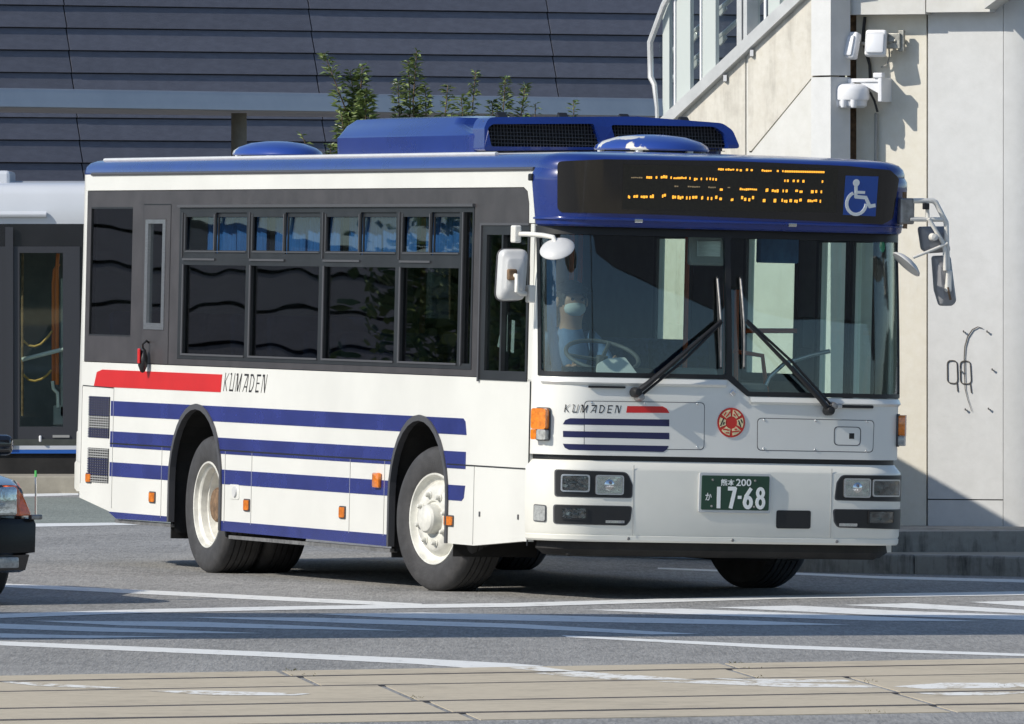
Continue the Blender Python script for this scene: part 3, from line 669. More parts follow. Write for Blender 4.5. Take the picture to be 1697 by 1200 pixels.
for p in [(-1.731,3.761),(-1.425,3.950),(-1.425,3.738),(-1.718,3.570),(-1.174,3.872)]:
    q = smapS(p[0], p[1] , -.2); mk('handrail_bracket', xf(bbox(-.045, .045, -.01, .01, -.03, .02, .008), q, (0, R(-38), math.atan2(stD.y, stD.x))), M['rail_alu'], bal)

# ------------------------------------------------------------------ things fixed to the wall
def wworld(a, b, w): q = wmap(a, b, w); return (q[0] + stP.x, q[1] + stP.y, q[2])
def floodlight(c, tw, th, w, label, yaw, pitch):
    t = thing('floodlight', label, 'floodlight', wworld(c[0], c[1], w), (R(pitch), 0, R(yaw)), 'floodlights on the wall bracket')
    mk('housing', bbox(-tw / 2, tw / 2, -.02, .05, -th / 2, th / 2, .018, 3), M['white_plastic'], t, smooth=40)
    mk('lamp_face', bbox(-tw / 2 + .012, tw / 2 - .012, -.034, -.0195, -th / 2 + .014, th / 2 - .03, .012, 2), M['lampglass'], t, smooth=40)
    mk('heat_sink', bbox(-tw / 2 + .03, tw / 2 - .03, .0505, .075, -th / 2 + .03, th / 2 - .03, .006), M['galv'], t)
    return t
floodlight((0.044,3.670), .105, .195, .20, 'smaller left floodlight tilted down on the wall bracket', -38, -16)
floodlight((0.231,3.686), .15, .19, .20, 'wider right floodlight tilted down on the wall bracket', -14, -16)
brk = thing('lamp_bracket', 'rusty galvanised steel bracket arm holding the two floodlights', 'bracket', (stP.x, stP.y, 0))
a = (0.355,3.700); b = (0.033,3.676)
mk('arm', tube([wmap(b[0], b[1], .13), wmap(a[0], a[1], .12)], .014, 8), M['galv'], brk, smooth=40)
mk('arm', tube([wmap((0.226,3.681)[0], b[1] + .01, .12), wmap((0.283,3.726)[0], a[1] + .02, .0)], .012, 8), M['galv'], brk, smooth=40)
mk('plate', xf(bbox(-.05, .05, -.012, .012, -.055, .055, .005), wmap(a[0] - .02, a[1], .11), (0, 0, R(-20))), M['galv'], brk)
mk('post', xf(bbox(-.022, .022, -.02, .02, -.075, .075, .005), wmap(a[0] + .03, a[1], .08), (0, 0, R(-20))), M['galv'], brk)
mk('stay', tube([wmap(a[0] + .03, a[1], .08), wmap(a[0] + .03, a[1], -.0)], .014, 8), M['galv'], brk)
cb = thing('cable', 'black power cable running down the beige wall behind the floodlights', 'cable', (stP.x, stP.y, 0))
mk('cord', tube([wmap(p[0], p[1], .035) for p in [(0.098,3.874),(0.089,3.789),(0.084,3.704),(0.107,3.626),(0.134,3.532),(0.138,3.438)]], .012, 6), M['cable'], cb, smooth=60)
mk('cord', tube([wmap(p[0], p[1], .04) for p in [(0.278,3.651),(0.282,3.587),(0.260,3.531),(0.219,3.515)]], .006, 6), M['conduit'], cb, smooth=60)
cnd = tag(mk('conduit', tube([(q[0] + stP.x, q[1] + stP.y, q[2]) for q in [wmap(p[0], p[1], .03) for p in [(0.184,3.190),(0.179,3.182),(0.177,2.711),(0.175,2.198)]]], .013, 8), M['conduit'], smooth=40), 'thin grey conduit going down the beige wall below the camera', 'conduit')
# dome camera cluster
cc = (0.051,3.329)
dc = thing('security_camera', 'round white multi lens security camera hanging from a wall arm', 'camera', wworld(cc[0], cc[1], .20), (0, 0, R(-20)))
prof = [(0, .105), (.03, .105), (.10, .10), (.128, .085), (.138, .06), (.14, .0), (.136, -.012), (.12, -.014)]
sc_ = 1.0
mk('dome', xf(lathe([(r, h) for r, h in prof], 36, 'z'), (0, 0, -.035), (0, 0, 0), (.92, .92, 1.0)), M['white_plastic'], dc, smooth=40)
mk('skirt', xf(lathe([(.128, .0), (.122, -.05), (.10, -.068), (0, -.07)], 36, 'z'), (0, 0, -.048), (0, 0, 0), (.90, .90, .8)), M['lampglass'], dc, smooth=40)
for dx, dy in ((-.085, -.085), (-.02, -.12), (.05, -.105)):
    L = mk('lens_barrel', xf(lathe([(0, -.035), (.017, -.035), (.021, -.022), (.022, .02)], 16, 'z'), (dx, dy, -.065)), M['white_plastic'], dc, smooth=40)
mk('hanger', tube([(0, 0, .03), (0, 0, .105)], .022, 12), M['white_plastic'], dc, smooth=40)
mk('arm', bbox(-.022, .21, -.02, .025, .078, .105, .006), M['white_plastic'], dc)
mk('arm_gusset', slab([(.06, .077), (.205, .077), (.205, .0)], [], lambda a, b, w: (a, w, b), -.008, .008), M['white_plastic'], dc)
mk('wall_plate', bbox(.2055, .235, -.03, .33, -.06, .11, .006), M['white_plastic'], dc)
mk('junction_box', bbox(.17, .24, -.035, .035, .107, .145, .008), M['white_plastic'], dc)
cb2 = thing('cable', 'black looped camera cable hanging under the white camera arm', 'cable', (stP.x, stP.y, 0))
mk('cord', tube([wmap(p[0], p[1], .12) for p in [(0.139,3.361),(0.170,3.327),(0.197,3.275),(0.219,3.198)]], .009, 6), M['cable'], cb2, smooth=60)
# hooks, wire hoops and curved line left on the white panel
hw = [(1600, 553), (1639, 553), (1596, 617), (1648, 616), (1604, 681), (1642, 680)]
hk = [(0.834,1.640),(1.008,1.640),(0.811,1.363),(1.046,1.372),(0.847,1.090),(1.019,1.095)]
hl = ['upper left steel peg on the white wall beside the curved line', 'upper right steel peg on the white wall above the others', 'middle peg inside the second wire hoop on the white wall',
      'rightmost steel peg halfway up the white wall', 'lower left steel peg under the curved line on the white wall', 'lower right steel peg on the white wall']
for p, l in zip(hk, hl):
    o = mk('wall_peg', tube([wworld(p[0], p[1], .0), wworld(p[0] - .003, p[1] + .004, .035), wworld(p[0] - .003, p[1] + .014, .04)], .006, 6), M['steel']); tag(o, l, 'peg', 'steel pegs on the white wall')
def hoop(pts, label):
    pts = fillet(pts, .03, 4)
    o = mk('wire_hoop', tube([wworld(a, b, .018) for a, b in pts + pts[:1]], .0044, 6, False), M['wire'], smooth=60); tag(o, label, 'wire hoop', 'wire hoops on the white wall'); return o
hoop([(0.704,1.443),(0.776,1.439),(0.782,1.277),(0.706,1.285)], 'rectangular wire hoop nearest the beige panel on the white wall')
hoop([(0.800,1.439),(0.874,1.437),(0.883,1.278),(0.803,1.277)], 'rectangular wire hoop crossed by the curved line on the white wall')
for p, l in (([(0.776,1.286),(0.782,1.222)], 'short wire tail below the first wire hoop'), ([(0.874,1.282),(0.883,1.214)], 'short wire tail below the second wire hoop')):
    tag(mk('wire_tail', tube([wworld(a, b, .018) for a, b in p], .0044, 6), M['wire']), l, 'wire')
cwp = [(0.968,1.670),(0.932,1.680),(0.892,1.661),(0.856,1.610),(0.836,1.542),(0.831,1.465),(0.833,1.346),(0.838,1.239),(0.856,1.167),(0.887,1.082)]  # dark mark on the panel, built as a thin raised tube
tag(mk('curved_line', tube([wworld(a, b, .022) for a, b in cwp], [.002, .0032, .0044, .0046, .0044, .004, .0036, .003, .0024, .0014], 6), M['wire'], smooth=60), 'thin curved dark line arching between the pegs on the white wall', 'wire')

# overhead pedestrian bridge that shades the crossing
def deck():
    xs = (-16, -1.0); near = lambda x: 56.75 + .15 * (x + 7); far = lambda x: 60.55 - .10 * (x + 7.5)
    P = [(x, f(x), z) for x in xs for f in (near, far) for z in (5.4, 5.95)]
    return P, box(0, 1, 0, 1, 0, 1)[1]
fb = thing('footbridge', 'concrete footbridge deck spanning above the road and shading the crossing', 'footbridge')
mk('deck', deck(), M['deck'], fb)

# ------------------------------------------------------------------ shrubs behind the bus
def shrub(cx, y, stems, label, seed, dens=1.0):
    rnd = random.Random(seed)
    t = thing('shrub', label, 'shrub', (cx, y, 0), group='shrubs behind the bus')
    SV, SF = [], []; LV, LF, LM = [], [], []
    for (x0, z0, x1, z1, n, size, sp) in stems:
        base = Vector((x0 * .35, rnd.uniform(-.15, .15), 0.0)); p0 = Vector((x0, rnd.uniform(-.2, .2), z0)); p1 = Vector((x1, p0.y + rnd.uniform(-.1, .1), z1))
        mid = (p0 + p1) / 2 + Vector((rnd.uniform(-.04, .04), 0, 0))
        v, f = tube([base, base.lerp(p0, .6), p0, mid, p1], [.03, .02, .010, .006, .003], 5)
        k = len(SV); SV += v; SF += [tuple(i + k for i in q) for q in f]
        for i in range(int(n * 2.1)):
            s = rnd.random() ** .85
            c = (p0 * (1 - s) ** 2 + mid * 2 * s * (1 - s) + p1 * s * s)
            az = rnd.uniform(0, 6.283); up = rnd.uniform(-.25, .75)
            d = Vector((math.cos(az), math.sin(az), up)).normalized()
            c = c + d * rnd.uniform(.0, sp * (1.15 - s)) 
            L = size * rnd.uniform(.95, 1.5) * (1 - .35 * s); W = L * rnd.uniform(.38, .52)
            side = d.cross(Vector((rnd.uniform(-.6, .6), rnd.uniform(-.6, .6), 1))).normalized(); nn = side.cross(d)
            k = len(LV)
            LV += [tuple(c), tuple(c + d * L * .45 + side * W * .5 + nn * L * .08), tuple(c + d * L - nn * L * .12), tuple(c + d * L * .45 - side * W * .5 + nn * L * .08)]
            LF += [(k, k + 1, k + 2), (k, k + 2, k + 3)]; mi = 0 if rnd.random() < .62 else 1; LM += [mi, mi]
    mk('stems', (SV, SF), M['bark'], t)
    stuff(mk('foliage', (LV, LF, LM), None, t, mats=[M['leaf'], M['leaf_dark']]))
    return t
YS = 84.0
def stem(cx, xa, za, xb, zb_, n=60, size=.075, sp=.10): return (xa - cx, za, xb - cx, zb_, n, size, sp)
c = -1.248
shrub(c, YS, [stem(c, -1.177, 2.968, -1.475, 3.783, 90, .075, .10), stem(c, -1.196, 2.945, -1.172, 3.688, 130, .08, .11), stem(c, -1.224, 3.016, -1.271, 3.641, 110, .08, .10), stem(c, -1.148, 2.921, -1.148, 3.489, 130, .085, .12), stem(c, -1.295, 2.779, -1.338, 3.300, 90, .08, .1), stem(c, -1.224, 2.779, -1.224, 3.252, 120, .08, .14)], 'dense upright leafy shrub farthest from the stair tower behind the roof unit', 3)
c = -0.798
shrub(c, YS + .4, [stem(c, -0.750, 2.968, -0.750, 3.801, 95, .07, .09), stem(c, -0.836, 2.968, -0.817, 3.726, 95, .07, .09), stem(c, -0.874, 2.921, -0.902, 3.574, 80, .07, .09), stem(c, -0.703, 2.921, -0.684, 3.536, 70, .07, .09)], 'tallest thin shrub with one shoot pointing straight up behind the roof unit', 4)
c = -0.443
shrub(c, YS + .2, [stem(c, -0.419, 2.921, -0.286, 3.650, 70, .065, .07), stem(c, -0.490, 2.921, -0.504, 3.536, 75, .068, .09), stem(c, -0.400, 2.874, -0.400, 3.442, 80, .07, .1)], 'sparse forked shrub with a curved right shoot behind the roof unit', 5)
c = -0.017
shrub(c, YS + .3, [stem(c, -0.064, 2.874, -0.050, 3.593, 100, .068, .09), stem(c, 0.045, 2.874, 0.107, 3.536, 90, .068, .09), stem(c, -0.125, 2.826, -0.159, 3.418, 70, .068, .09), stem(c, 0.149, 2.826, 0.187, 3.394, 30, .06, .07)], 'low bushy shrub with a pale tip behind the front of the roof unit', 6)
c = 0.481
shrub(c, YS + .1, [stem(c, 0.462, 2.826, 0.485, 3.413, 40, .06, .06), stem(c, 0.443, 2.826, 0.424, 3.300, 25, .06, .06)], 'single small shoot poking above the roof unit grille', 8)
c = -1.593
shrub(c, YS - .1, [stem(c, -1.555, 2.779, -1.650, 3.148, 26, .065, .05), stem(c, -1.484, 2.732, -1.423, 3.063, 40, .065, .07)], 'lowest twig of leaves just above the rear roof vent', 9)

# ------------------------------------------------------------------ surroundings and an added cutout beyond the frame, for the glass to reflect
hv, hf = [], []; rh = random.Random(5); N = 120
for k in range(N):
    a = 2 * math.pi * k / N; h = 24 + 9 * math.sin(a * 3 + 1) + 6 * math.sin(a * 7) + rh.uniform(-2, 2)
    hv += [(560 * math.cos(a), 560 * math.sin(a) + 60, -.5), (600 * math.cos(a), 600 * math.sin(a) + 60, h)]
for k in range(N): k2 = (k + 1) % N; hf.append((2 * k, 2 * k2, 2 * k2 + 1, 2 * k + 1))
structure(mk('hills', (hv, hf), mat('wooded_hillside', (.045, .06, .05), .9, var=.4, scale=.05)))
def street_tree(x, y, h, cb, cr, label, seed, nleaf=5200):
    rnd = random.Random(seed); t = thing('street_tree', label, 'tree', (x, y, 0), group='street trees around the junction')
    br = [tube([(0, 0, 0), (.04, .02, cb * .6), (.0, .05, cb + (h - cb) * .5)], [.17, .13, .05], 8)]
    tips = []
    for k in range(9):
        az = rnd.uniform(0, 6.28); z0 = cb + rnd.uniform(-.3, (h - cb) * .4); e_ = (math.cos(az) * cr * rnd.uniform(.5, .9), math.sin(az) * cr * rnd.uniform(.5, .9), z0 + rnd.uniform(.4, (h - cb) * .55))
        br.append(tube([(0.02, .03, z0 * .9), (e_[0] * .5, e_[1] * .5, (z0 + e_[2]) / 2 + .1), e_], [.06, .035, .012], 6)); tips.append(e_)
    mk('trunk', join(*br), M['bark'], t, smooth=60)
    LV, LF, LM = [], [], []
    for i in range(nleaf):
        c = Vector(rnd.choice(tips)) * rnd.uniform(.75, 1.05) + Vector((rnd.gauss(0, cr * .28), rnd.gauss(0, cr * .28), rnd.gauss(.1, (h - cb) * .16)))
        d = Vector((rnd.uniform(-1, 1), rnd.uniform(-1, 1), rnd.uniform(-.7, .5))).normalized(); s_ = d.orthogonal().normalized(); L = rnd.uniform(.09, .17)
        k = len(LV); LV += [tuple(c), tuple(c + d * L * .5 + s_ * L * .3), tuple(c + d * L), tuple(c + d * L * .5 - s_ * L * .3)]; LF.append((k, k + 1, k + 2, k + 3)); LM.append(0 if rnd.random() < .5 else 1)
    stuff(mk('crown', (LV, LF, LM), None, t, mats=[M['leaf'], M['leaf_dark']]))
street_tree(-13.5, 82.9, 3.7, .8, 1.25, 'bushy low tree nearest the bus on the island by the station wing', 21)
street_tree(-19.5, 88.0, 4.3, .9, 1.6, 'bushy tree farther from the bus, its crown taller, on the island', 22)
refl_cutout = thing('reflection_cutout', 'unseen dark cutout on round posts, added to shape the windscreen reflection', 'building', (27.95, 43.61, 0), (0, 0, R(48 - 90 + 90)))  # unseen, added only to shape the dark area reflected in the windscreen
prof_h = [(28, 17), (34, 14), (36, 12.7), (38.5, 11.2), (40, 10.5), (42, 9.3), (43, 11.0), (44, 10.8), (45, 9.2), (47, 8.6), (50, 8.3), (53, 8.0), (60, 5), (66, 4.5)]
hb_ = []
for a, e_ in prof_h:
    Rr = 36 / math.cos(R(a - 48)); hb_.append((36 * math.tan(R(a - 48)), 1.8 + Rr * math.tan(R(e_))))
hb_ = hb_ + [(hb_[-1][0], 26), (hb_[0][0], 26)]
mk('reflection_board', slab(hb_, [], lambda a, b, w: (a, w, b), 0.5, -0.5), M['clad'], refl_cutout)
for x in (-12.3, 10.5):  # added posts under the unseen reflection board
    mk('column', xf(lathe([(0, 0), (.35, 0), (.35, 14.0), (0, 14)], 16, 'z'), (x, 0.9, 0)), M['column'], refl_cutout)
wing = thing('station_wing', 'long low wing of the station with wide dark slate bands', 'building', (-17.5, 108.2, 0))
for r_ in range(11):
    o = mk('cladding_band', box(-26, 0, -.07 + .03 * (r_ % 2), 0, .35 + r_ * .39, .35 + r_ * .39 + .35), M['clad'], wing)
    o.rotation_euler = (R(1.5), 0, R(12))
q_ = mk('backing_wall', box(-26, 0, .01, 4, 0, 4.7), M['joint'], wing); q_.rotation_euler = (0, 0, R(12))

# ================================================================== THE BUS
S, T = -1.245, 1.245
bus = thing('city_bus', 'white city bus with royal blue roof and side stripes turning in the foreground', 'bus', (1.37975, 67.71748, 0),
            (R(-1.26772), R(0.25209), R(20.67526 - 90)))
bpy.context.view_layer.update()
BM = Matrix.LocRotScale(bus.location, bus.rotation_euler, None)
def side(a, b, w): return (a, S - w, b)          # right-hand side of the bus, w outwards
def lside(a, b, w): return (a, T + w, b)
def planX(y):
    y = abs(y); c = max(0.0, y - .945); return -.05 * (y / 1.245) ** 2 - (.3 - math.sqrt(max(0, .09 - c * c)))
_py = [.945 * i / 39 for i in range(40)] + [.945 + .3 * math.sin(math.pi / 2 * i / 59) for i in range(1, 60)]
_px = [planX(y) for y in _py]; _pu = [0.0]
for i in range(1, len(_py)): _pu.append(_pu[-1] + math.hypot(_py[i] - _py[i - 1], _px[i] - _px[i - 1]))
UM = _pu[-1]
def plan(u):
    a = abs(u)
    if a >= UM: x, y, nx, ny = _px[-1] - (a - UM), _py[-1], 0.0, 1.0
    else:
        i = 0
        lo, hi = 0, len(_pu) - 1
        while hi - lo > 1:
            m = (lo + hi) // 2
            if _pu[m] <= a: lo = m
            else: hi = m
        t = (a - _pu[lo]) / (_pu[hi] - _pu[lo]); x = _px[lo] + t * (_px[hi] - _px[lo]); y = _py[lo] + t * (_py[hi] - _py[lo])
        c = max(0.0, y - .945) / .3
        dx = -.1 * y / 1.55 - (c / math.sqrt(max(1e-4, 1 - c * c)) if c > 0 else 0)
        l = math.hypot(1, dx); nx, ny = 1 / l, -dx / l
    s = 1 if u >= 0 else -1
    return x, y * s, nx, ny * s
def rake(z):
    h_ = max(0.0, min(z, 2.34) - 1.24); return -(.045 * h_ + .042 * h_ * h_)
def front(a, b, w):
    x, y, nx, ny = plan(a); return (x + nx * w, y + ny * w, b)
def frontr(a, b, w):
    x, y, nx, ny = plan(a); return (x + nx * w + rake(b), y + ny * w, b)
CUTS = [-1.4 + .04 * i for i in range(71)]
FC = [c for c in CUTS if abs(c) > .9] + [-.8, -.6, -.4, -.2, 0, .2, .4, .6, .8]
def fslab(name, poly, w0, w1, m, parent=bus, holes=(), fm=front, smooth=40): 
    return mk(name, slab(poly, holes, fm, w0, w1, FC), M[m] if m else None, parent, smooth=smooth)
def sslab(name, poly, w0, w1, m, parent=bus, holes=(), fm=side): return mk(name, slab(poly, holes, fm, w0, w1), M[m], parent)

XR = -9.34; XF = -.352; ZT = 2.69
zb, zt = 1.366, 2.572            # charcoal window band
# ---- wheel arches
AR, AF, HW, ZA0, ZA1 = -6.81, -2.36, .555, .56, 1.10
def arch(xc, zb0, zb1, hw=HW, top=ZA1, n=16):
    pts = [(xc - hw, zb0)]
    for i in range(n + 1):
        a = math.pi - math.pi * i / n; pts.append((xc + hw * math.cos(a), ZA0 + (top - ZA0) * math.sin(a)))
    pts.append((xc + hw, zb1)); return pts
def arch_x(xc, z, sgn):
    if z <= ZA0: return xc + sgn * HW
    if z >= ZA1: return xc
    return xc + sgn * HW * math.sqrt(1 - ((z - ZA0) / (ZA1 - ZA0)) ** 2)
zk = 0.232
rb = [(-8.679,0.317),(-8.502,0.268),(-7.347,0.277)]
low = [(XR, (-9.427,0.397)[1])] + rb[:2] + arch(AR, .275, .245) + arch(AF, zk, .285) + [(-1.322,0.284), (-0.420,0.337)]
low = low + [(XF, (-0.420,0.337)[1]), (XF, zb - .005), (XR, zb - .005)]
# openings for the driver's window
dwl, dwr, dwb, dwt = -1.285, -.42, (-1.280,1.348)[1], (-0.795,2.344)[1]
low[-2:-1] = [(XF, zb - .005), (dwr, zb - .005), (dwr, dwb), (dwl, dwb), (dwl, zb - .005)]
sslab('side_panel', low, 0, -.04, 'white')
sslab('upper_side_panel', [(XR, zt + .005), (-.56, zt + .005), (-.49, zt - .02), (-.455, zt - .10), (-.45, dwt + .005), (XF, dwt + .005), (XF, ZT), (XR, ZT)], 0, -.04, 'white')
mk('window_pillar', slab(rect(dwr + .004, dwb, XF, dwt), [], side, 0, -.04), M['white'], bus)
mk('rear_quarter_strip', slab(rect(XR, zb - .004, (-9.291,1.372)[0], zt + .004), [], side, 0, -.04), M['white'], bus)
# charcoal band with window openings
bl = (-9.291,1.372)[0]
wx0, wx1 = (-7.253,1.928)[0], (-1.429,1.961)[0]; wz0, wz1 = (-4.206,1.407)[1], (-4.275,2.455)[1]
qx0, qx1 = (-9.200,2.003)[0], (-8.277,2.007)[0]; qz0, qz1 = (-8.764,1.549)[1], (-8.694,2.460)[1]
ex0, ex1 = (-7.973,1.987)[0], (-7.542,1.989)[0]; ez0, ez1 = (-7.802,1.605)[1], (-7.698,2.371)[1]
band = [(bl, zb), (dwl - .003, zb), (dwl - .003, dwt), (-.454, dwt), (-.459, zt - .10), (-.494, zt - .022), (-.562, zt), (bl, zt)]
sslab('window_band', band, .003, -.038, 'darkband', holes=[rect(wx0, wz0, wx1, wz1), rect(qx0, qz0, qx1, qz1), rect(ex0, ez0, ex1, ez1)])
# rear quarter window and emergency door
q = sslab('quarter_window', rect(qx0, qz0, qx1, qz1), -.006, -.014, 'side_glass')
sslab('window_seal', rect(qx0, qz0, qx1 + .03, qz1), .002, -.012, 'frame', q, [rect(qx0 + .001, qz0 + .012, qx1 - .004, qz1 - .012)])
ed = sslab('emergency_door', rect(ex0 - .06, zb + .002, ex1 + .09, ez1 + .10), .0055, .0032, 'darkband', holes=[rect(ex0 - .004, ez0 - .004, ex1 + .004, ez1 + .004)])
sslab('window_frame', rect(ex0, ez0, ex1, ez1), .012, -.02, 'alu', ed, [rect(ex0 + .06, ez0 + .045, ex1 - .06, ez1 - .028)])
sslab('pane', rect(ex0 + .055, ez0 + .04, ex1 - .055, ez1 - .024), -.008, -.014, 'side_glass', ed)
for x in (ex0 - .062, ex1 + .092): sslab('door_seam', rect(x - .006, zb + .002, x + .006, ez1 + .10), .0046, .0031, 'black')
sslab('door_seam', rect(ex0 - .06, ez1 + .101, ex1 + .09, ez1 + .109), .0046, .0031, 'black')
# ---- main windows: four units with sliding upper panes
fr = sslab('window_frame', rect(wx0, wz0, wx1, wz1), .004, -.03, 'frame', holes=None or [])
bpy.data.objects.remove(fr)
ux = [(-7.199,2.458)[0] , (-5.783,2.444)[0], (-4.298,2.435)[0], (-2.800,2.434)[0], (-1.625,2.433)[0]]
uxb = [(-7.231,1.410)[0], (-5.839,1.427)[0], (-4.363,1.421)[0], (-2.895,1.424)[0], (-1.695,1.427)[0]]
ux = [(a + b) / 2 for a, b in zip(ux, uxb)]
zlo0, zlo1 = (-4.931,1.446)[1], (-4.972,2.058)[1]; zup0, zup1 = (-4.977,2.140)[1], (-4.996,2.419)[1]
splits = [(-6.512,2.284)[0], (-5.084,2.285)[0], (-3.590,2.283)[0], (-2.243,2.281)[0]]
holes = []; panes = []
for i in range(4):
    a, b = ux[i] + .075, ux[i + 1] - .035
    holes += [rect(a, zlo0, b, zlo1), rect(a, zup0, b, zup1)]; panes.append((a, b))
sa, sb = ux[4] + .05, wx1 - .03
holes.append(rect(sa, zlo0, sb, zup1))
def tilt(a, b_, w): return side(a, b_, w + .004 - (b_ - zup0) * .055)
wf = sslab('window_frame', rect(wx0 + .002, wz0 + .002, wx1 - .002, wz1 - .002), .006, -.03, 'frame', holes=holes)
sslab('drip_moulding', rect(wx0 - .01, wz1 - .001, wx1 + .01, wz1 + .018), .024, .0031, 'rubber', wf)
for i, (a, b) in enumerate(panes):
    mk('lower_pane', slab(rect(a, zlo0, b, zlo1), [], side, -.012, -.018), M['side_glass'], wf)
    sslab('pane_trim', rect(a - .022, zlo0 - .012, a + .004, zlo1 + .004), .014, .0061, 'rubber', wf)
    sslab('pane_trim', rect(a + .005, zlo0 - .012, b, zlo0 + .001), .014, .0061, 'rubber', wf)
    s = splits[i]
    mk('sliding_pane', slab(rect(a, zup0, s, zup1), [], tilt, -.004, -.009), M['slider_glass'], wf)
    mk('sliding_pane', slab(rect(s, zup0, b, zup1), [], tilt, -.016, -.021), M['slider_glass'], wf)
    sslab('slider_frame', rect(a, zup0, s + .03, zup1), .008, -.003, 'frame', wf, [rect(a + .03, zup0 + .022, s - .012, zup1 - .03)])
    sslab('slider_frame', rect(s + .031, zup0, b, zup1), -.008, -.015, 'frame', wf, [rect(s + .05, zup0 + .02, b - .02, zup1 - .03)])
    sslab('pane_trim', rect(a - .02, zup0 - .05, s + .03, zup0 - .036), .016, .0061, 'rubber', wf)
    sslab('pane_trim', rect(a + .02, zup0 + .008, b, zup0 + .016), .0125, .0085, 'rubber', wf)
    sslab('pane_trim', rect(a + .008, zup0 + .017, a + .02, zup1 - .01), .0125, .0085, 'rubber', wf)
    sslab('pane_trim', rect(s - .006, zup0 + .017, s + .012, zup1 - .01), .0125, .0085, 'rubber', wf)
    sslab('pane_trim', rect(a - .046, zup0 - .03, a - .034, zup1), .014, .0061, 'rubber', wf)
    # blue curtain gathered inside the upper part of each window
    n = 26; cv = []
    for k in range(n + 1):
        x = a + (b - a) * k / n; yy = S + .16 + .018 * math.sin(k * 2.1) + .01 * math.sin(k * 5.3)
        cv += [(x, yy, zup0 - .01), (x, yy, zup1 + .03)]
    if i < 4: mk('curtain', (cv, [(2 * k, 2 * k + 2, 2 * k + 3, 2 * k + 1) for k in range(n)]), M['curtain'], bus, smooth=60)
mk('lower_pane', slab(rect(sa, zlo0, sb, zup1), [], side, -.012, -.018), M['side_glass'], wf)
sslab('pane_trim', rect(sa - .02, zlo0 - .012, sa - .002, zup1), .014, .0061, 'rubber', wf)
# ---- driver's side window
dw = sslab('driver_window', rect(dwl, dwb, dwr, dwt), .008, -.03, 'frame', holes=[rect(dwl + .10, dwb + .06, dwl + .37, dwt - .07), rect(dwl + .40, dwb + .06, dwr - .03, dwt - .07)])
sslab('window_edge', rect(dwl - .012, dwb - .012, dwl + .012, dwt + .006), .016, .0085, 'rubber', dw)
sslab('window_edge', rect(dwl + .0125, dwt - .010, dwr, dwt + .006), .016, .0085, 'rubber', dw)
mk('pane', slab(rect(dwl + .10, dwb + .06, dwl + .37, dwt - .07), [], side, -.008, -.014), M['cab_glass'], dw)
mk('pane', slab(rect(dwl + .40, dwb + .06, dwr - .03, dwt - .07), [], side, -.018, -.024), M['cab_glass'], dw)
# ---- stripes
def stripe_z(t, b): return (t, b)
st = [((-4.908,1.094)[1], (-4.901,0.989)[1]), ((-4.893,0.880)[1], (-4.886,0.770)[1]), ((-4.879,0.663)[1], (-4.873,0.564)[1])]
xe = (-1.500,0.992)[0]; xs0 = (-8.672,0.985)[0]
def edge(xc, z0, z1, sgn, n=5): return [(arch_x(xc, z0 + (z1 - z0) * k / n, sgn), z0 + (z1 - z0) * k / n) for k in range(n + 1)]
for i, (zt_, zb_) in enumerate(st):
    segs = []
    segs.append([(xs0, zb_)] + edge(AR, zb_, zt_, -1) + [(xs0, zt_)])
    segs.append(edge(AR, zt_, zb_, 1) + edge(AF, zb_, zt_, -1))
    c = [(xe, zb_), (xe, zt_)]
    if i == 0: c = [(xe + .005, zb_), (xe - .02, zt_ - .02), (xe - .06, zt_)]
    if i == 2: c = [(xe - .06, zb_), (xe - .02, zb_ + .02), (xe, zt_)]
    segs.append(c + edge(AF, zt_, zb_, 1))
    for s in segs: sslab('blue_stripe', s, .003, .0003, 'stripe')
zs = .352
sslab('skirt_stripe', [(-8.678,0.314), rb[1], (AR - HW, .276), (AR - HW, (-7.389,0.313)[1])], .003, .0003, 'stripe')
sslab('skirt_stripe', [(AR + HW, .244), (AF - HW, zk + .001), (AF - HW, (-2.927,0.310)[1]), (AR + HW, (-6.265,0.313)[1])], .003, .0003, 'stripe')
rz0, rz1 = (-7.423,1.190)[1], (-7.431,1.312)[1]
sslab('red_stripe', [((-9.063,1.204)[0], rz0), ((-6.325,1.199)[0], rz0), ((-6.300,1.314)[0], rz1), ((-8.882,1.309)[0], rz1), ((-9.002,1.303)[0], rz1 - .02)], .003, .0003, 'red')
# seams, panel joints
def seam(x0, z0, x1, z1, t=.004): 
    d = Vector((x1 - x0, z1 - z0)).normalized(); n = Vector((-d.y, d.x)) * t
    sslab('panel_seam', [(x0 - n.x, z0 - n.y), (x1 - n.x, z1 - n.y), (x1 + n.x, z1 + n.y), (x0 + n.x, z0 + n.y)], .0042, .0005, 'black')
zsm = (-4.888,0.795)[1]
M['seam_soft'] = mat('fine_panel_gap', (0.42, 0.42, 0.40), 0.6)
seam(AR + HW, zsm, AF - arch_x(0, zsm, 1) , zsm, .005) if 0 else seam(arch_x(AR, zsm, 1), zsm, arch_x(AF, zsm, -1), zsm, .005)
seam(xs0, zsm, arch_x(AR, zsm, -1), zsm, .005); seam(arch_x(AF, zsm, 1) + .02, zsm, XF - .02, zsm, .004)
def softseam(x0, z0, x1, z1, t=.0025):
    d = Vector((x1 - x0, z1 - z0)).normalized(); n = Vector((-d.y, d.x)) * t
    sslab('panel_seam', [(x0 - n.x, z0 - n.y), (x1 - n.x, z1 - n.y), (x1 + n.x, z1 + n.y), (x0 + n.x, z0 + n.y)], .0036, .0005, 'seam_soft')
for px in ((-7.537,0.962)[0], (-6.196,0.409)[0], (-5.645,0.382)[0], (-3.678,0.393)[0], (-3.012,0.371)[0]): softseam(px, .30, px, zsm)
x = (-1.338,0.531)[0]; softseam(x, .29, x, zsm)
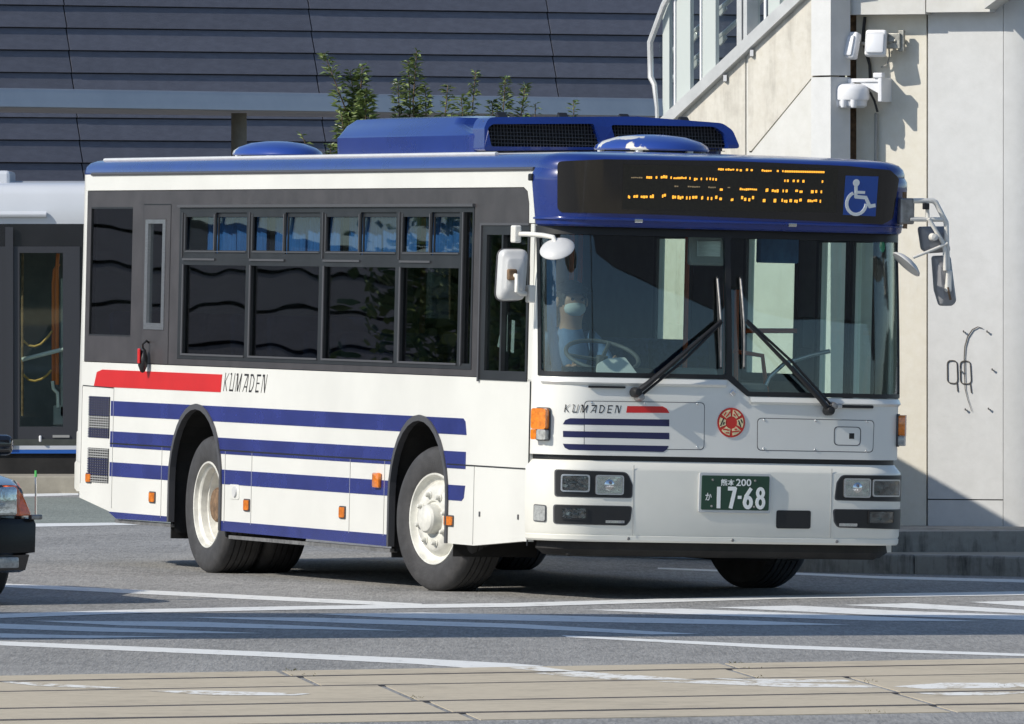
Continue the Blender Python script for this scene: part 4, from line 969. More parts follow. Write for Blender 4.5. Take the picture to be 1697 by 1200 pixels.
x = (-8.615,0.943)[0]; softseam(x, .34, x, rz0 - .0)
seam((-9.306,1.205)[0], rz0 + .004, (-8.620,1.207)[0], rz0 - .004, .003); softseam((-9.319,1.188)[0], .5, (-9.319,1.188)[0], rz0)
# corner seam between side and front
sslab('corner_seam', rect(XF - .012, .31, XF + .004, dwb), .004, .0003, 'black')
# arch trims and wheel wells
for xc, zz0, zz1 in ((AR, .275, .245), (AF, zk, .285)):
    o = arch(xc, zz0, zz1, HW + .004, ZA1 + .004); i = arch(xc, zz0, zz1, HW - .030, ZA1 - .034)
    sslab('arch_trim', o + i[::-1], .014, -.03, 'rubber')
    a = arch(xc, .2, .2, HW - .005, ZA1 - .005, 12); rings = [[(x, y, z) for x, z in a] for y in (S + .04, S + .62)]
    V, F = loft(rings, closed=False); F.append(tuple(range(len(a), 2 * len(a)))); mk('wheel_well', (V, F), M['under'], bus)
    rings = [[(x, y, z) for x, z in a] for y in (T - .04, T - .62)]
    V, F = loft(rings, closed=False); F.append(tuple(range(len(a), 2 * len(a)))); mk('wheel_well', (V, F), M['under'], bus)
# grille at the rear corner
gx0, gx1 = (-9.160,0.848)[0], (-8.696,0.857)[0]; gz0, gz1 = (-8.893,0.512)[1], (-8.936,1.121)[1]
gm = (-8.912,0.776)[1]; gm2 = (-8.914,0.806)[1]
for z0, z1 in ((gz0, gm - .02), (gm2 + .022, gz1)):
    g = sslab('vent_grille', rect(gx0, z0, gx1, z1), .002, .0004, 'black')
    n = int((z1 - z0) / .017); parts = []; dark = []
    for k in range(n):
        z = z0 + (z1 - z0) * (k + .5) / n; q = slab(rect(gx0 + .004, z - .0042, gx1 - .004, z + .0042), [], side, .009, .0022)
        (dark if any(b - .005 < z < t + .02 for t, b in st) else parts).append(q)
    for k in range(9):
        x = gx0 + (gx1 - gx0) * (k + .5) / 9; parts.append(slab(rect(x - .004, z0, x + .004, z1), [], side, .0065, .0022))
    stuff(mk('louvre', join(*parts), M['interior_light'], g)); stuff(mk('louvre', join(*dark), M['navy'], g))
# reflectors and side lamps
for px, py, w, h in ((253.5, 824, .09, .05), (148, 792, .08, .045), (410, 837, .09, .052), (568.5, 849, .09, .052), (744, 862, .11, .055)):
    pass
for (x, z), w, h in (((-7.716,0.438), .055, .032), ((-9.125,0.541), .05, .028), ((-5.723,0.433), .05, .034), ((-3.804,0.433), .05, .034), ((-1.776,0.431), .075, .028)):
    b = sslab('side_reflector', fillet(rect(x - w, z - h, x + w, z + h), .008, 2), .014, .0004, 'amber')
    sslab('reflector_rim', fillet(rect(x - w - .008, z - h - .008, x + w + .008, z + h + .008), .01, 2), .008, .0004, 'rubber', b)
x, z = (-3.123,0.661); mk('side_turn_lamp', xf(bbox(-.06, .06, -.03, .0, -.05, .05, .012), (x, S - .001, z)), M['amber'], bus, smooth=40)
x, z = (-5.990,0.517)
fl = sslab('fuel_flap', fillet(rect(x - .10, z - .05, x + .10, z + .05), .02, 3), .004, .0004, 'white')
mk('fuel_cap', xf(lathe([(0, -.012), (.035, -.012), (.04, 0), (.04, .01)], 16), (x + .02, S - .004, z)), M['silver_back'], fl, smooth=40)
x, z = (-7.854,1.411)
hl_ = mk('hazard_marker', xf(lathe([(0, -.10), (.02, -.095), (.045, -.05), (.048, .0), (.03, .06), (0.008, .075)], 14, 'z'), (x, S - .05, z - .01), (0, 0, 0), (1, .7, 1)), M['black'], bus, smooth=50)
mk('lens', xf(bbox(-.03, .015, -.012, .0, -.045, .06, .006), (x + .02, S - .078, z)), M['red'], hl_)
mk('stalk', tube([(x, S - .05, z + .05), (x + .02, S - .06, z + .09), (x + .01, S - .03, z + .115), (x - .02, S, z + .10)], .008, 6), M['black'], hl_)
for (x, z) in ((-1.225,0.488), (-0.527,0.487)): sslab('panel_latch', rect(x - .012, z - .016, x + .012, z + .016), .004, .0005, 'rubber')
# skirt rails under the side
for a, b, z in ((AR + HW + .1, AF - HW - .02, .205), (-8.6, AR - HW - .02, .25)):
    mk('skirt_rail', box(a, b, S + .02, S + .07, z - .012, z + .012), M['steel'], bus)

# ---- left side, seen through the windows
lh = [rect(-8.95, 1.45, -8.4, 2.4), rect(-4.42, 1.42, -3.82, 2.30), rect(-2.80, 1.42, -1.95, 2.30), rect(-1.53, .55, -1.08, 2.28), rect(-.95, .55, -.62, 2.28)]
low2 = [(XR, .35)] + arch(AR, .26, .26) + arch(AF, .26, .26) + [(XF, .30), (XF, ZT), (XR, ZT)]
mk('left_side_panel', slab(low2, lh, lside, 0, -.04), M['white'], bus)
for i, h in enumerate(lh): mk('left_window' if i < 3 else 'folding_door', slab(h, [], lside, -.015, -.02), M['door_glass'], bus)
for i, h in enumerate(lh): mk('inner_frame', slab([(h[0][0] - .05, h[0][1] - .05), (h[1][0] + .05, h[1][1] - .05), (h[2][0] + .05, h[2][1] + .05), (h[3][0] - .05, h[3][1] + .05)], [h], lside, -.041, -.06), M['black'], bus)
mk('left_lining', slab(rect(-9.2, .7, XF - .02, 2.6), [[(h[0][0] - .05, h[0][1] - (.05 if h[0][1] > 1 else -.17)), (h[1][0] + .05, h[1][1] - (.05 if h[0][1] > 1 else -.17)), (h[2][0] + .05, h[2][1] + .05), (h[3][0] - .05, h[3][1] + .05)] for h in lh], lside, -.042, -.05), M['interior'], bus)

# ---- roof: one loft round the whole plan
def loop(d, xf_=0.0, xr_=-9.54):
    half = 1.245 - d; pts = []
    r = max(.3 - d, .06); r2 = max(.20 - d, .05)
    cx, cy = xf_ - d - .042 - r, half - r
    for i in range(13): y = -cy + 2 * cy * i / 12; pts.append((xf_ - d - .05 * (y / 1.245) ** 2, y))
    e = xf_ - d - .05 * (cy / 1.245) ** 2
    arc = [(e - r + r * math.cos(a), cy + r * math.sin(a)) for a in [math.pi / 2 * k / 8 for k in range(1, 9)]]
    pts += arc
    pts += [(-1.5, half), (-3.5, half), (-6, half), (-8, half)]
    xb = xr_ + d
    arc2 = [(xb + r2 - r2 * math.sin(a), half - r2 + r2 * math.cos(a)) for a in [math.pi / 2 * k / 6 for k in range(7)]]
    pts += arc2
    left = [(x, -y) for x, y in reversed(arc2)]
    pts += left + [(-8, -half), (-6, -half), (-3.5, -half), (-1.5, -half)] + [(x, -y) for x, y in reversed(arc)]
    return pts
lev = [(0, 2.691), (.0, 2.715), (.012, 2.746), (.04, 2.772), (.085, 2.788), (.10, 2.791), (.16, 2.798), (.30, 2.808), (.6, 2.82), (1.0, 2.828)]
rings = [[(x, y, z) for x, y in loop(d)] for d, z in lev]
V, F = loft(rings, True); n = len(rings[0]); F.append(tuple((len(rings) - 1) * n + k for k in range(n)))
mi = [0 if k // n < 5 else 1 for k in range(len(F) - 1)] + [1]
# the roof over the front dome stays blue
for k, f in enumerate(F):
    if mi[k] == 1 and all(V[i][0] > -1.2 for i in f): mi[k] = 0
mk('roof', (V, F, mi), None, bus, smooth=35, mats=[M['blue'], M['silver_back']])
mk('gutter', tube([(-9.2, S - .004, 2.692), (XF - .02, S - .004, 2.692)], .012, 8), M['rubber'], bus, smooth=40)
mk('roof_edge_strip', tube([(-9.2, S + .09, 2.794), (-1.3, S + .09, 2.794)], .014, 8), M['silver_back'], bus, smooth=40)
mk('ceiling', slab(rect(-9.3, -1.15, -.5, 1.15), [], lambda a, b, w: (a, b, w), 2.60, 2.58), M['interior'], bus)
# ---- rear shell
def rear_pts(off):
    r = .20; pts = []
    for k in range(9):
        a = math.pi / 2 * k / 8; pts.append((XR - r * math.sin(a) , S + r - r * math.cos(a)))
    pts = pts + [(x, -y) for x, y in reversed(pts)]
    return [(x - off * (1 if x < XR - .001 else 0), y) for x, y in pts]
lv = [(.46, .02), (.52, .06), (.86, .06), (.87, .035), (1.36, .02), (2.0, .005), (2.69, 0)]
rings = [[(x, y, z) for x, y in rear_pts(o)] for z, o in lv]
mk('rear_shell', loft(rings, closed=False), M['white'], bus, smooth=35)
mk('rear_bumper', loft([[(x, y, z) for x, y in rear_pts(o)] for z, o in ((.44, .03), (.46, .085), (.64, .09), (.655, .06))], closed=False), M['cream'], bus, smooth=35)
x, z = -9.50, 1.55
mk('hinge_cover', bbox(-9.60, -9.50, S + .10, S + .16, 1.36, 1.68, .012), M['white'], bus)

# ================================================================== front of the bus
zg0, zg1 = .872, .893           # dark gap above the bumper
za = (-0.883,1.387)[1]; zw = (0.594,1.284)[1]
us0, us1 = (-0.050,1.403)[0], (0.085,1.283)[0]
UA = 1.335                       # windscreen edge on the corner
UE = UM + .0
ZC_ = [1.5, 1.7, 1.9, 2.1, 2.25]
fp = [(-UE, zg1), (UE, zg1), (UE, 2.333), (UA, 2.333), (UA, zw), (us1, zw), (us0, za), (-UA, za), (-UA, 2.333), (-UE, 2.333)]
mk('front_panel', slab(fp, [], frontr, 0, -.03, FC, ZC_), M['white'], bus, smooth=40)
fslab('bumper_gap', rect(-UE, zg0 - .04, UE, zg1 + .02), -.022, -.05, 'black')
# bumper, swept along the front
bprof = [(-.06, .352), (.008, .350), (.018, .362), (.020, .388), (.014, .392), (.022, .41), (.026, .60), (.026, .800), (.0235, .812), (-.016, .860), (-.05, .868)]
us = sorted(set([-UE + 2 * UE * k / 60 for k in range(61)]))
rings = [[front(u, z, w) for u in us] for w, z in bprof]
mk('bumper', loft(rings, closed=False), M['cream'], bus, smooth=32)
for (u, z) in [(-0.676,0.401),(-0.057,0.353),(-0.050,0.364),(0.684,0.366)]:
    pass
for u in (-.70, .0, .72): mk('bumper_bolt', xf(lathe([(0, -.004), (.009, -.003), (.011, .0)], 10, 'x'), front(u, .372, .020), (0, 0, math.pi)), M['steel'], bus)
for u in ((-0.676,0.573)[0], (0.671,0.515)[0]): fslab('panel_seam', rect(u - .0025, .395, u + .0025, .835), .0275, .0255, 'seam_soft')
# ---- visor with the destination sign
vprof = [(-.06, 2.336), (-.020, 2.334), (-.006, 2.345), (.002, 2.40), (.026, 2.62), (.024, 2.665), (.004, 2.70)]
rings = [[front(u, z, w) for u in us] for w, z in vprof]
mk('sign_visor', loft(rings, closed=False), M['blue'], bus, smooth=40)
mk('visor_lip', loft([[front(u, z, w) for u in us] for w, z in ((-.004, 2.372), (.012, 2.376), (.012, 2.386), (.0, 2.392))], closed=False), M['blue'], bus, smooth=30)
sg = [(-1.194,2.738),(-0.916,2.759),(-0.107,2.770),(0.726,2.759),(1.021,2.740),(1.104,2.688),(1.087,2.434),(1.002,2.394),(0.315,2.408),(-0.506,2.419),(-1.181,2.419),(-1.203,2.445)]
sgw = [(u, z) for u, z in sg]
def lean(z): return .002 + (z - 2.40) * .109
def frontv(a, b_, w): return front(a, b_, w - .018 + max(-.02, lean(b_)))
ds = fslab('destination_sign', fillet(sgw, .03, 3), .0225, .0185, 'led_glass', fm=frontv)
lp = [(-0.795,2.731),(0.659,2.738),(0.665,2.462),(-0.788,2.446)]
fslab('led_board', lp, .0245, .0228, 'led_panel', ds, fm=frontv)
LED = [(-0.163,2.715),(-0.122,2.714),(-0.114,2.714),(-0.052,2.714),(-0.040,2.714),(-0.028,2.714),(-0.016,2.714),(0.001,2.714),(0.026,2.714),(0.042,2.715),(0.058,2.715),(0.071,2.715),(0.133,2.715),(0.203,2.714),(0.237,2.714),(0.249,2.714),(0.274,2.714),(0.282,2.714),(0.290,2.713),(0.567,2.715)]
rl = random.Random(11)
def strip(p, q, h, m):
    if m == 0 and (q[0] - p[0]) > .016:
        n = max(1, int((q[0] - p[0]) / .0125)); out = []
        solid = (q[0] - p[0]) > .14
        for k in range(n):
            t0, t1 = k / n, (k + .80) / n
            hh = h * (1.0 if solid else rl.uniform(.75, 1.2)); o = 0 if solid else rl.uniform(-.35, .35) * h
            a, b_ = p[0] + (q[0] - p[0]) * t0, p[1] + (q[1] - p[1]) * t0 + o; c, d = p[0] + (q[0] - p[0]) * t1, p[1] + (q[1] - p[1]) * t1 + o
            out.append(slab([(a, b_ - hh), (c, d - hh), (c, d + hh), (a, b_ + hh)], [], frontv, .0262, .0247))
        return join(*out) if out else ([], [])
    (a, b), (c, d) = p, q
    return slab([(a, b - h), (c, d - h), (c, d + h), (a, b + h)], [], frontv, .0262, .0247)
bright, dim = [], []
for k in range(0, len(LED), 2): bright.append(strip(LED[k], LED[k + 1], .006, 0))
L2 = [(-0.640,2.650),(-0.600,2.651),(-0.578,2.653),(-0.568,2.653),(-0.544,2.656),(-0.499,2.656),(-0.479,2.654),(-0.471,2.654),(-0.459,2.652),(-0.370,2.655),(-0.353,2.653),(-0.345,2.653),(-0.321,2.648),(-0.296,2.649),(-0.276,2.651),(-0.268,2.651),(-0.239,2.652),(-0.231,2.652),(-0.217,2.653),(-0.208,2.653),(-0.197,2.651),(-0.188,2.652),(-0.178,2.650),(-0.168,2.650),(0.292,2.654),(0.300,2.654),(0.310,2.654),(0.322,2.654),(0.350,2.654),(0.363,2.655),(0.380,2.654),(0.392,2.655),(0.417,2.655),(0.434,2.655),(0.551,2.655),(0.560,2.655)]
for k in range(0, len(L2), 2): bright.append(strip(L2[k], L2[k + 1], .0075 if (L2[k + 1][0] - L2[k][0]) < .05 else .0055, 0))
L3 = [(-0.143,2.588),(-0.119,2.588),(-0.008,2.593),(0.111,2.594),(0.169,2.588),(0.190,2.592),(0.211,2.587),(0.260,2.588),(0.285,2.589),(0.293,2.589),(0.306,2.589),(0.319,2.590),(0.373,2.589),(0.394,2.590),(0.402,2.588),(0.427,2.589),(0.481,2.590),(0.503,2.590),(0.511,2.591),(0.523,2.591),(0.548,2.590),(0.557,2.590)]
for k in range(0, len(L3), 2): bright.append(strip(L3[k], L3[k + 1], .0085 if (L3[k + 1][0] - L3[k][0]) < .06 else .006, 0))
L4 = [(-0.754,2.531),(-0.738,2.524),(-0.718,2.528),(-0.686,2.531),(-0.670,2.529),(-0.622,2.527),(-0.609,2.533),(-0.581,2.531),(-0.528,2.536),(-0.520,2.537),(-0.517,2.544),(-0.500,2.545),(-0.460,2.529),(-0.432,2.529),(-0.424,2.531),(-0.383,2.529),(-0.367,2.529),(-0.358,2.529),(-0.346,2.529),(-0.338,2.530),(-0.326,2.532),(-0.289,2.533),(-0.265,2.530),(-0.253,2.534),(-0.224,2.529),(-0.216,2.529),(-0.200,2.529),(-0.191,2.529),(-0.171,2.539),(-0.154,2.540),(-0.142,2.527),(-0.122,2.527),(-0.064,2.525),(-0.044,2.529),(0.005,2.540),(0.018,2.540),(0.026,2.527),(0.043,2.528),(0.055,2.528),(0.067,2.528),(0.079,2.542),(0.092,2.542),(0.154,2.526),(0.175,2.527),(0.228,2.528),(0.249,2.529),(0.282,2.530),(0.291,2.530),(0.299,2.526),(0.324,2.527),(0.337,2.529),(0.353,2.529),(0.370,2.528),(0.395,2.528),(0.404,2.531),(0.424,2.533),(0.462,2.530),(0.529,2.532),(0.546,2.530),(0.554,2.530)]
for k in range(0, len(L4), 2): bright.append(strip(L4[k], L4[k + 1], .0095 if (L4[k + 1][0] - L4[k][0]) < .045 else .007, 0))
L5 = [(-0.741,2.647),(-0.664,2.648),(-0.449,2.599),(-0.421,2.600),(-0.360,2.600),(-0.275,2.600),(-0.222,2.599),(-0.169,2.599),(-0.091,2.601),(-0.070,2.601)]
for k in range(0, len(L5), 2): dim.append(strip(L5[k], L5[k + 1], .004, 0))
stuff(mk('lit_led', join(*bright), M['led'], ds)); stuff(mk('dim_led', join(*dim), M['led_dim'], ds))
# wheelchair sticker
wq = [(0.715,2.697),(0.945,2.697),(0.944,2.444),(0.715,2.448)]
wb = fslab('wheelchair_sticker', wq, .0240, .0228, 'sign_blue', ds, fm=frontv)
hd = (0.792,2.653)[0], (0.792,2.653)[1]
def fdisc(c, r, w0, w1, n=20): return slab([(c[0] + r * math.cos(2 * math.pi * k / n), c[1] + r * math.sin(2 * math.pi * k / n)) for k in range(n)], [], frontv, w0, w1)
def fline(pts, r, w0, w1, fm=None):
    """thick polyline on the front, as a list of slabs, each a hair further out"""
    out = []
    for i, (p, q) in enumerate(zip(pts, pts[1:])):
        p, q = Vector(p), Vector(q); d = (q - p).normalized(); n = Vector((-d.y, d.x)) * r; p = p - d * r * .5; q = q + d * r * .5
        out.append(slab([tuple(p - n), tuple(q - n), tuple(q + n), tuple(p + n)], [], fm or frontv, w0 + .00015 * i, w1))
    return out
wc = [fdisc(hd, .023, .0262, .0242)] + fline([(0.792,2.630),(0.795,2.565),(0.866,2.561),(0.898,2.506),(0.932,2.513)], .0115, .0254, .0242) + fline([(0.794,2.594),(0.853,2.593)], .009, .0266, .0242)
c = (0.803,2.523); ring = [(c[0] + .068 * math.cos(a), c[1] + .070 * math.sin(a)) for a in [R(118) + R(236) * k / 22 for k in range(23)]]
wc += fline(ring, .010, .0270, .0242)
mk('wheelchair_symbol', join(*wc), M['plate_white'], wb)
for p in [(-0.678,2.377),(0.366,2.375)]:
    mk('visor_catch', xf(bbox(-.012, .012, -.028, .028, -.012, .012, .004), front(p[0], p[1], .005)), M['chrome'], bus)
# ---- windscreen
ZB = 2.333
gas = [(-UA + .004, za + .003), (us0 - .003, za + .003), (us1 - .003, zw + .003), (UA - .004, zw + .003), (UA - .004, ZB), (-UA + .004, ZB)]
gi = .030; uc0, uc1 = (-0.057,1.880)[0], (-0.020,1.881)[0]
sl = (zw - za) / (us1 - us0)
hL = fillet([(-UA + gi + .004, za + gi), (uc0, za + gi), (uc0, ZB - .05), (-UA + gi + .004, ZB - .05)], .02, 3)
hRr = fillet([(uc1, za + gi - .002), (us0 + .03, za + gi - .002), (us1 + .012, zw + gi), (UA - gi - .004, zw + gi), (UA - gi - .004, ZB - .05), (uc1, ZB - .05)], [.004, .01, .02, .02, .02, .02], 3)
gk = mk('windscreen_seal', slab(gas, [hL, hRr], frontr, .008, -.03, FC, ZC_), M['black'], bus, smooth=40)
ZC = [1.3 + .08 * i for i in range(13)]
for h in (hL, hRr): mk('windscreen', slab(h, [], frontr, -.004, -.010, FC, ZC), M['wind_glass'], bus, smooth=60)
p = (1.064,2.256); 
mk('inspection_sticker', slab([(p[0] + .028 * math.cos(a), p[1] + .04 * math.sin(a)) for a in [R(20 * k) for k in range(18)]], [], frontr, -.0115, -.0125, FC), mat('green_sticker', (.05, .42, .20), .5), bus)
def sill(name, ua, ub, zt_):
    uu_ = [ua + (ub - ua) * k / 24 for k in range(25)]
    mk(name, loft([[front(u, z, w) for u in uu_] for w, z in ((.0006, zt_ - .050), (.016, zt_ - .034), (.004, zt_ - .004))], closed=False), M['white'], bus, smooth=20)
sill('windscreen_sill', -1.30, us0 - .01, za); sill('windscreen_sill', us1 + .02, 1.30, zw)
# ---- wipers
def wiper(piv, end, b0, b1, off):
    def fp3(p, w): return frontr(p[0], p[1], w)
    d = Vector(end) - Vector(piv); n = Vector((-d.y, d.x)).normalized() * .016
    arm = mk('wiper', tube([fp3(piv, .05), fp3((piv[0] + d.x * .12, piv[1] + d.y * .12), .075), fp3((piv[0] + d.x * .55, piv[1] + d.y * .55), .075), fp3(end, .06)], [.02, .019, .014, .010], 8), M['black'], bus, smooth=40)
    mk('link_rod', tube([fp3((piv[0] + n.x * 2.2 * off, piv[1] + n.y * 2.2 * off), .045), fp3((piv[0] + n.x * 2.2 * off + d.x * .5, piv[1] + n.y * 2.2 * off + d.y * .5), .07), fp3((end[0] + n.x * .8 * off, end[1] + n.y * .8 * off), .055)], .009, 8), M['black'], arm, smooth=40)
    mk('pivot', xf(lathe([(0, -.03), (.022, -.026), (.032, .0), (.034, .05)], 16, 'x'), fp3(piv, .065), (0, 0, math.pi)), M['black'], arm, smooth=40)
    mk('pivot', xf(lathe([(0, -.03), (.02, -.026), (.026, .0), (.028, .05)], 16, 'x'), fp3((piv[0] + n.x * 2.4 * off, piv[1] + n.y * 2.4 * off), .055), (0, 0, math.pi)), M['steel'], arm, smooth=40)
    mk('blade', tube([fp3(b0, .018), fp3(b1, .018)], .009, 6), M['black'], arm, smooth=40)
    q = lambda t: (b0[0] + (b1[0] - b0[0]) * t, b0[1] + (b1[1] - b0[1]) * t)
    mk('blade_holder', tube([fp3(q(.02), .024), fp3(q(.25), .040), fp3(q(.5), .052), fp3(q(.75), .040), fp3(q(.98), .024)], .007, 6), M['steel'], arm, smooth=40)
wiper((-0.677,1.296), (-0.112,1.760), (-0.119,2.035), (-0.102,1.455), -1)
wiper((0.633,1.205), (0.057,1.756), (0.038,2.038), (0.056,1.458), -1)
for a, b in (((-0.982,1.332), (-0.738,1.319)), ((0.708,1.240), (0.960,1.222))):
    fslab('step_slot', fillet(rect(a[0], b[1], b[0], a[1]), .006, 2), .012, .0004, 'black')
p = (0.721,1.233); mk('slot_clip', xf(bbox(-.012, .012, -.016, .016, -.012, .012, .004), front(p[0], p[1], .01)), M['alu'], bus)
p = (-0.018,1.304); mk('lock_bolt', xf(bbox(-.01, .012, -.016, .016, -.016, .016, .004), front(p[0], p[1], .006), (R(45), 0, 0)), M['chrome'], bus)
# ---- access panels with fine gaps
def outline(name, poly, r, t, m='rubber'):
    o = fillet(poly, r, 5); cx = sum(p[0] for p in poly) / len(poly); cz = sum(p[1] for p in poly) / len(poly)
    w = max(p[0] for p in poly) - min(p[0] for p in poly); h = max(p[1] for p in poly) - min(p[1] for p in poly)
    i = [(cx + (x - cx) * (1 - 2 * t / w), cz + (z - cz) * (1 - 2 * t / h)) for x, z in o]
    pn = fslab(name, i, .0010, .0003, 'white')
    fslab('panel_gap', o, .0007, .0003, m, pn, holes=[i])
    return pn
a1 = outline('access_panel', [(-1.006,1.236),(-0.201,1.240),(-0.198,0.940),(-1.001,0.932)], .03, .0042)
for p in [(-0.955,1.224),(-0.602,1.229),(-0.250,1.229),(-0.245,0.957)]: mk('panel_screw', xf(lathe([(0, -.004), (.007, -.003), (.009, .0)], 8, 'x'), front(p[0], p[1], .001), (0, 0, math.pi)), M['chrome'], a1)
a2 = outline('access_panel', [(0.158,1.149),(0.975,1.147),(0.971,0.941),(0.161,0.942)], .03, .0045)
for p in [(0.208,1.136),(0.563,1.138),(0.923,1.137),(0.208,0.955),(0.564,0.953),(0.924,0.950)]: mk('panel_screw', xf(lathe([(0, -.004), (.007, -.003), (.009, .0)], 8, 'x'), front(p[0], p[1], .001), (0, 0, math.pi)), M['chrome'], a2)
fl = [(0.690,1.104),(0.882,1.103),(0.880,0.982),(0.692,0.983)]
o = fillet(fl, .03, 5); cx, cz = sum(p[0] for p in fl) / 4, sum(p[1] for p in fl) / 4
fslab('flap_gap', o, .0018, .0011, 'rubber', a2, holes=[[(cx + (x - cx) * .94, cz + (z - cz) * .92) for x, z in o]])
q = [(0.798,1.062),(0.834,1.026)]; fslab('lock_hole', rect(q[0][0], q[1][1], q[1][0], q[0][1]), .0020, .0011, 'black', a2)
# ---- front stripes, lettering, emblem
s1 = [(-1.138,1.085),(-1.122,1.112),(-1.091,1.124),(-0.439,1.128),(-0.438,1.085)]
s2 = [(-1.136,1.043),(-0.437,1.044),(-0.436,1.003),(-1.135,1.005)]
s3 = [(-1.135,0.962),(-0.439,0.961),(-0.450,0.938),(-0.475,0.922),(-1.095,0.925),(-1.122,0.937)]
for s in (s1, s2, s3): fslab('navy_stripe', s, .0018, .0011, 'navy')
fslab('red_stripe', [(-0.721,1.208),(-0.485,1.210),(-0.457,1.197),(-0.438,1.169),(-0.728,1.166)], .0018, .0011, 'red')
# letter strokes in a unit cell (x, y, x, y, half-thickness)
GL = {
 'K': (0.62, [(0.10, 0, 0.10, 1, .055), (0.14, .46, .60, 1, .04), (.18, .52, .56, 0, .055)]),
 'U': (0.70, [(0.03, .95, .20, .95, .07), (0.20, .98, 0.14, .07, .05), (0.10, .06, .60, .06, .07), (.62, 0, .66, 1, .05)]),
 'M': (0.92, [(0.0, .93, .24, .93, .08), (.16, .9, .10, 0, .04), (.22, .95, .36, .02, .07), (.40, .02, .74, .98, .075), (.76, .98, .72, 0, .05)]),
 'A': (0.72, [(0.02, .93, .62, .93, .075), (.52, .9, .06, 0, .05), (.62, .96, .60, 0, .065), (.22, .28, .60, .28, .05)]),
 'D': (0.72, [(0.02, .93, .36, .93, .075), (.12, .96, .10, 0, .055), (.36, .94, .60, .72, .065), (.61, .74, .58, .30, .06), (.58, .32, .38, .06, .06), (.06, .06, .42, .06, .075)]),
 'E': (0.64, [(0.02, .93, .60, .93, .075), (.12, .96, .10, 0, .055), (.14, .5, .52, .5, .055), (.06, .06, .52, .06, .075)]),
 'N': (0.80, [(0.02, .93, .28, .93, .08), (.14, .9, .08, 0, .045), (.26, .97, .56, .03, .08), (.58, 0, .66, 1, .045)]),
}
def letters(word, x0, x1, z0, z1, slant, fm, w0, parent, gap=.16, mat_='letter', bold=.92):
    tot = sum(GL[c][0] for c in word) + gap * (len(word) - 1); sx_ = (x1 - x0) / tot; h = z1 - z0; pen = 0.0
    for ch in word:
        wd, strokes = GL[ch]; parts = []
        for k, (ax, ay, bx, by, t) in enumerate(strokes):
            p = Vector(((pen + ax) * sx_, ay * h)); q = Vector(((pen + bx) * sx_, by * h)); d = (q - p)
            if d.length < 1e-6: continue
            d.normalize(); n = Vector((-d.y, d.x)) * t * h * bold
            poly = [p - n, q - n, q + n, p + n]
            poly = [(x0 + v.x + slant * min(max(v.y, -.02 * h), 1.03 * h), z0 + min(max(v.y, 0), h)) for v in poly]
            try: parts.append(slab(poly, [], fm, w0 + .00012 * k, w0 - .0008, FC if fm is front else ()))
            except Exception: pass
        mk('letter', join(*parts), M[mat_], parent); pen += wd + gap
la, lb = [(-1.135,1.157),(-0.758,1.161)]; lt = (-1.124,1.211)
letters('KUMADEN', la[0], lb[0] - .005, la[1] + .004, lt[1], .16, front, .0019, bus, gap=.26, bold=.85)
ka, kb = (-6.281,1.199), (-5.391,1.198); kt = (-6.258,1.325)
letters('KUMADEN', ka[0], kb[0], ka[1], kt[1], .33, side, .0016, bus, gap=.20, bold=.70)
ec = (-0.020,1.116)
em = fslab('emblem', [(ec[0] + .094 * math.cos(R(10 * k)), ec[1] + .094 * math.sin(R(10 * k))) for k in range(36)], .0042, .0004, 'emblem_red')
for k in range(6):
    a0, a1 = R(60 * k + 30 + 7), R(60 * k + 90 - 7); ri, ro = .040, .082
    poly = [(ec[0] + ro * math.cos(a0 + (a1 - a0) * i / 6), ec[1] + ro * math.sin(a0 + (a1 - a0) * i / 6)) for i in range(7)] + [(ec[0] + ri * math.cos(a1 - (a1 - a0) * i / 3), ec[1] + ri * math.sin(a1 - (a1 - a0) * i / 3)) for i in range(4)]
    sgm = fslab('emblem_segment', poly, .0056, .0043, 'emblem_cream', em)
    am = (a0 + a1) / 2; strokes = []
    for rr, da, dl in ((.070, .16, .010), (.060, -.22, .012), (.052, .12, .007)):
        c0 = (ec[0] + rr * math.cos(am + da), ec[1] + rr * math.sin(am + da)); t = am + math.pi / 2 + (.5 if k % 2 else -.4)
        strokes += fline([(c0[0] - dl * math.cos(t), c0[1] - dl * math.sin(t)), (c0[0] + dl * math.cos(t), c0[1] + dl * math.sin(t))], .004, .0064, .0057, front)
    mk('emblem_mark', join(*strokes), M['letter' if k in (2, 5) else 'emblem_red'], em)
# ---- number plate
pq = [(-0.239,0.797),(0.246,0.795),(0.244,0.546),(-0.242,0.547)]
fslab('plate_frame', fillet(pq, .012, 3), .040, .0265, 'plate_rim')
pl_ = [(-0.225,0.780),(0.233,0.780),(0.231,0.563),(-0.227,0.563)]
npl = fslab('number_plate', fillet(pl_, .008, 3), .046, .0405, 'plate')
def ptext(s, q0, q1, bold, slantz=None):
    """q0 lower left, q1 upper right in front coordinates"""
    V, F = txt2d(s, 1, bold); a = (q1[0] - q0[0]); b = (q1[1] - q0[1])
    return [front(q0[0] + x * a, q0[1] + y * b, .0475) for x, y in V], F
mk('plate_text', ptext('熊本', (-0.099,0.716), (-0.006,0.759), .018), M['plate_white'], npl)
mk('plate_text', ptext('200', (0.004,0.716), (0.108,0.761), .018), M['plate_white'], npl)
mk('plate_text', ptext('か', (-0.201,0.622), (-0.159,0.670), .014), M['plate_white'], npl)
def numeral(strokes, q0, q1, r):
    a = q1[0] - q0[0]; b = q1[1] - q0[1]; out = []
    for s in strokes: out += [slab_out for slab_out in fline_w([(q0[0] + x * a, q0[1] + y * b) for x, y in s], r)]
    return join(*out)
_lw = [0]
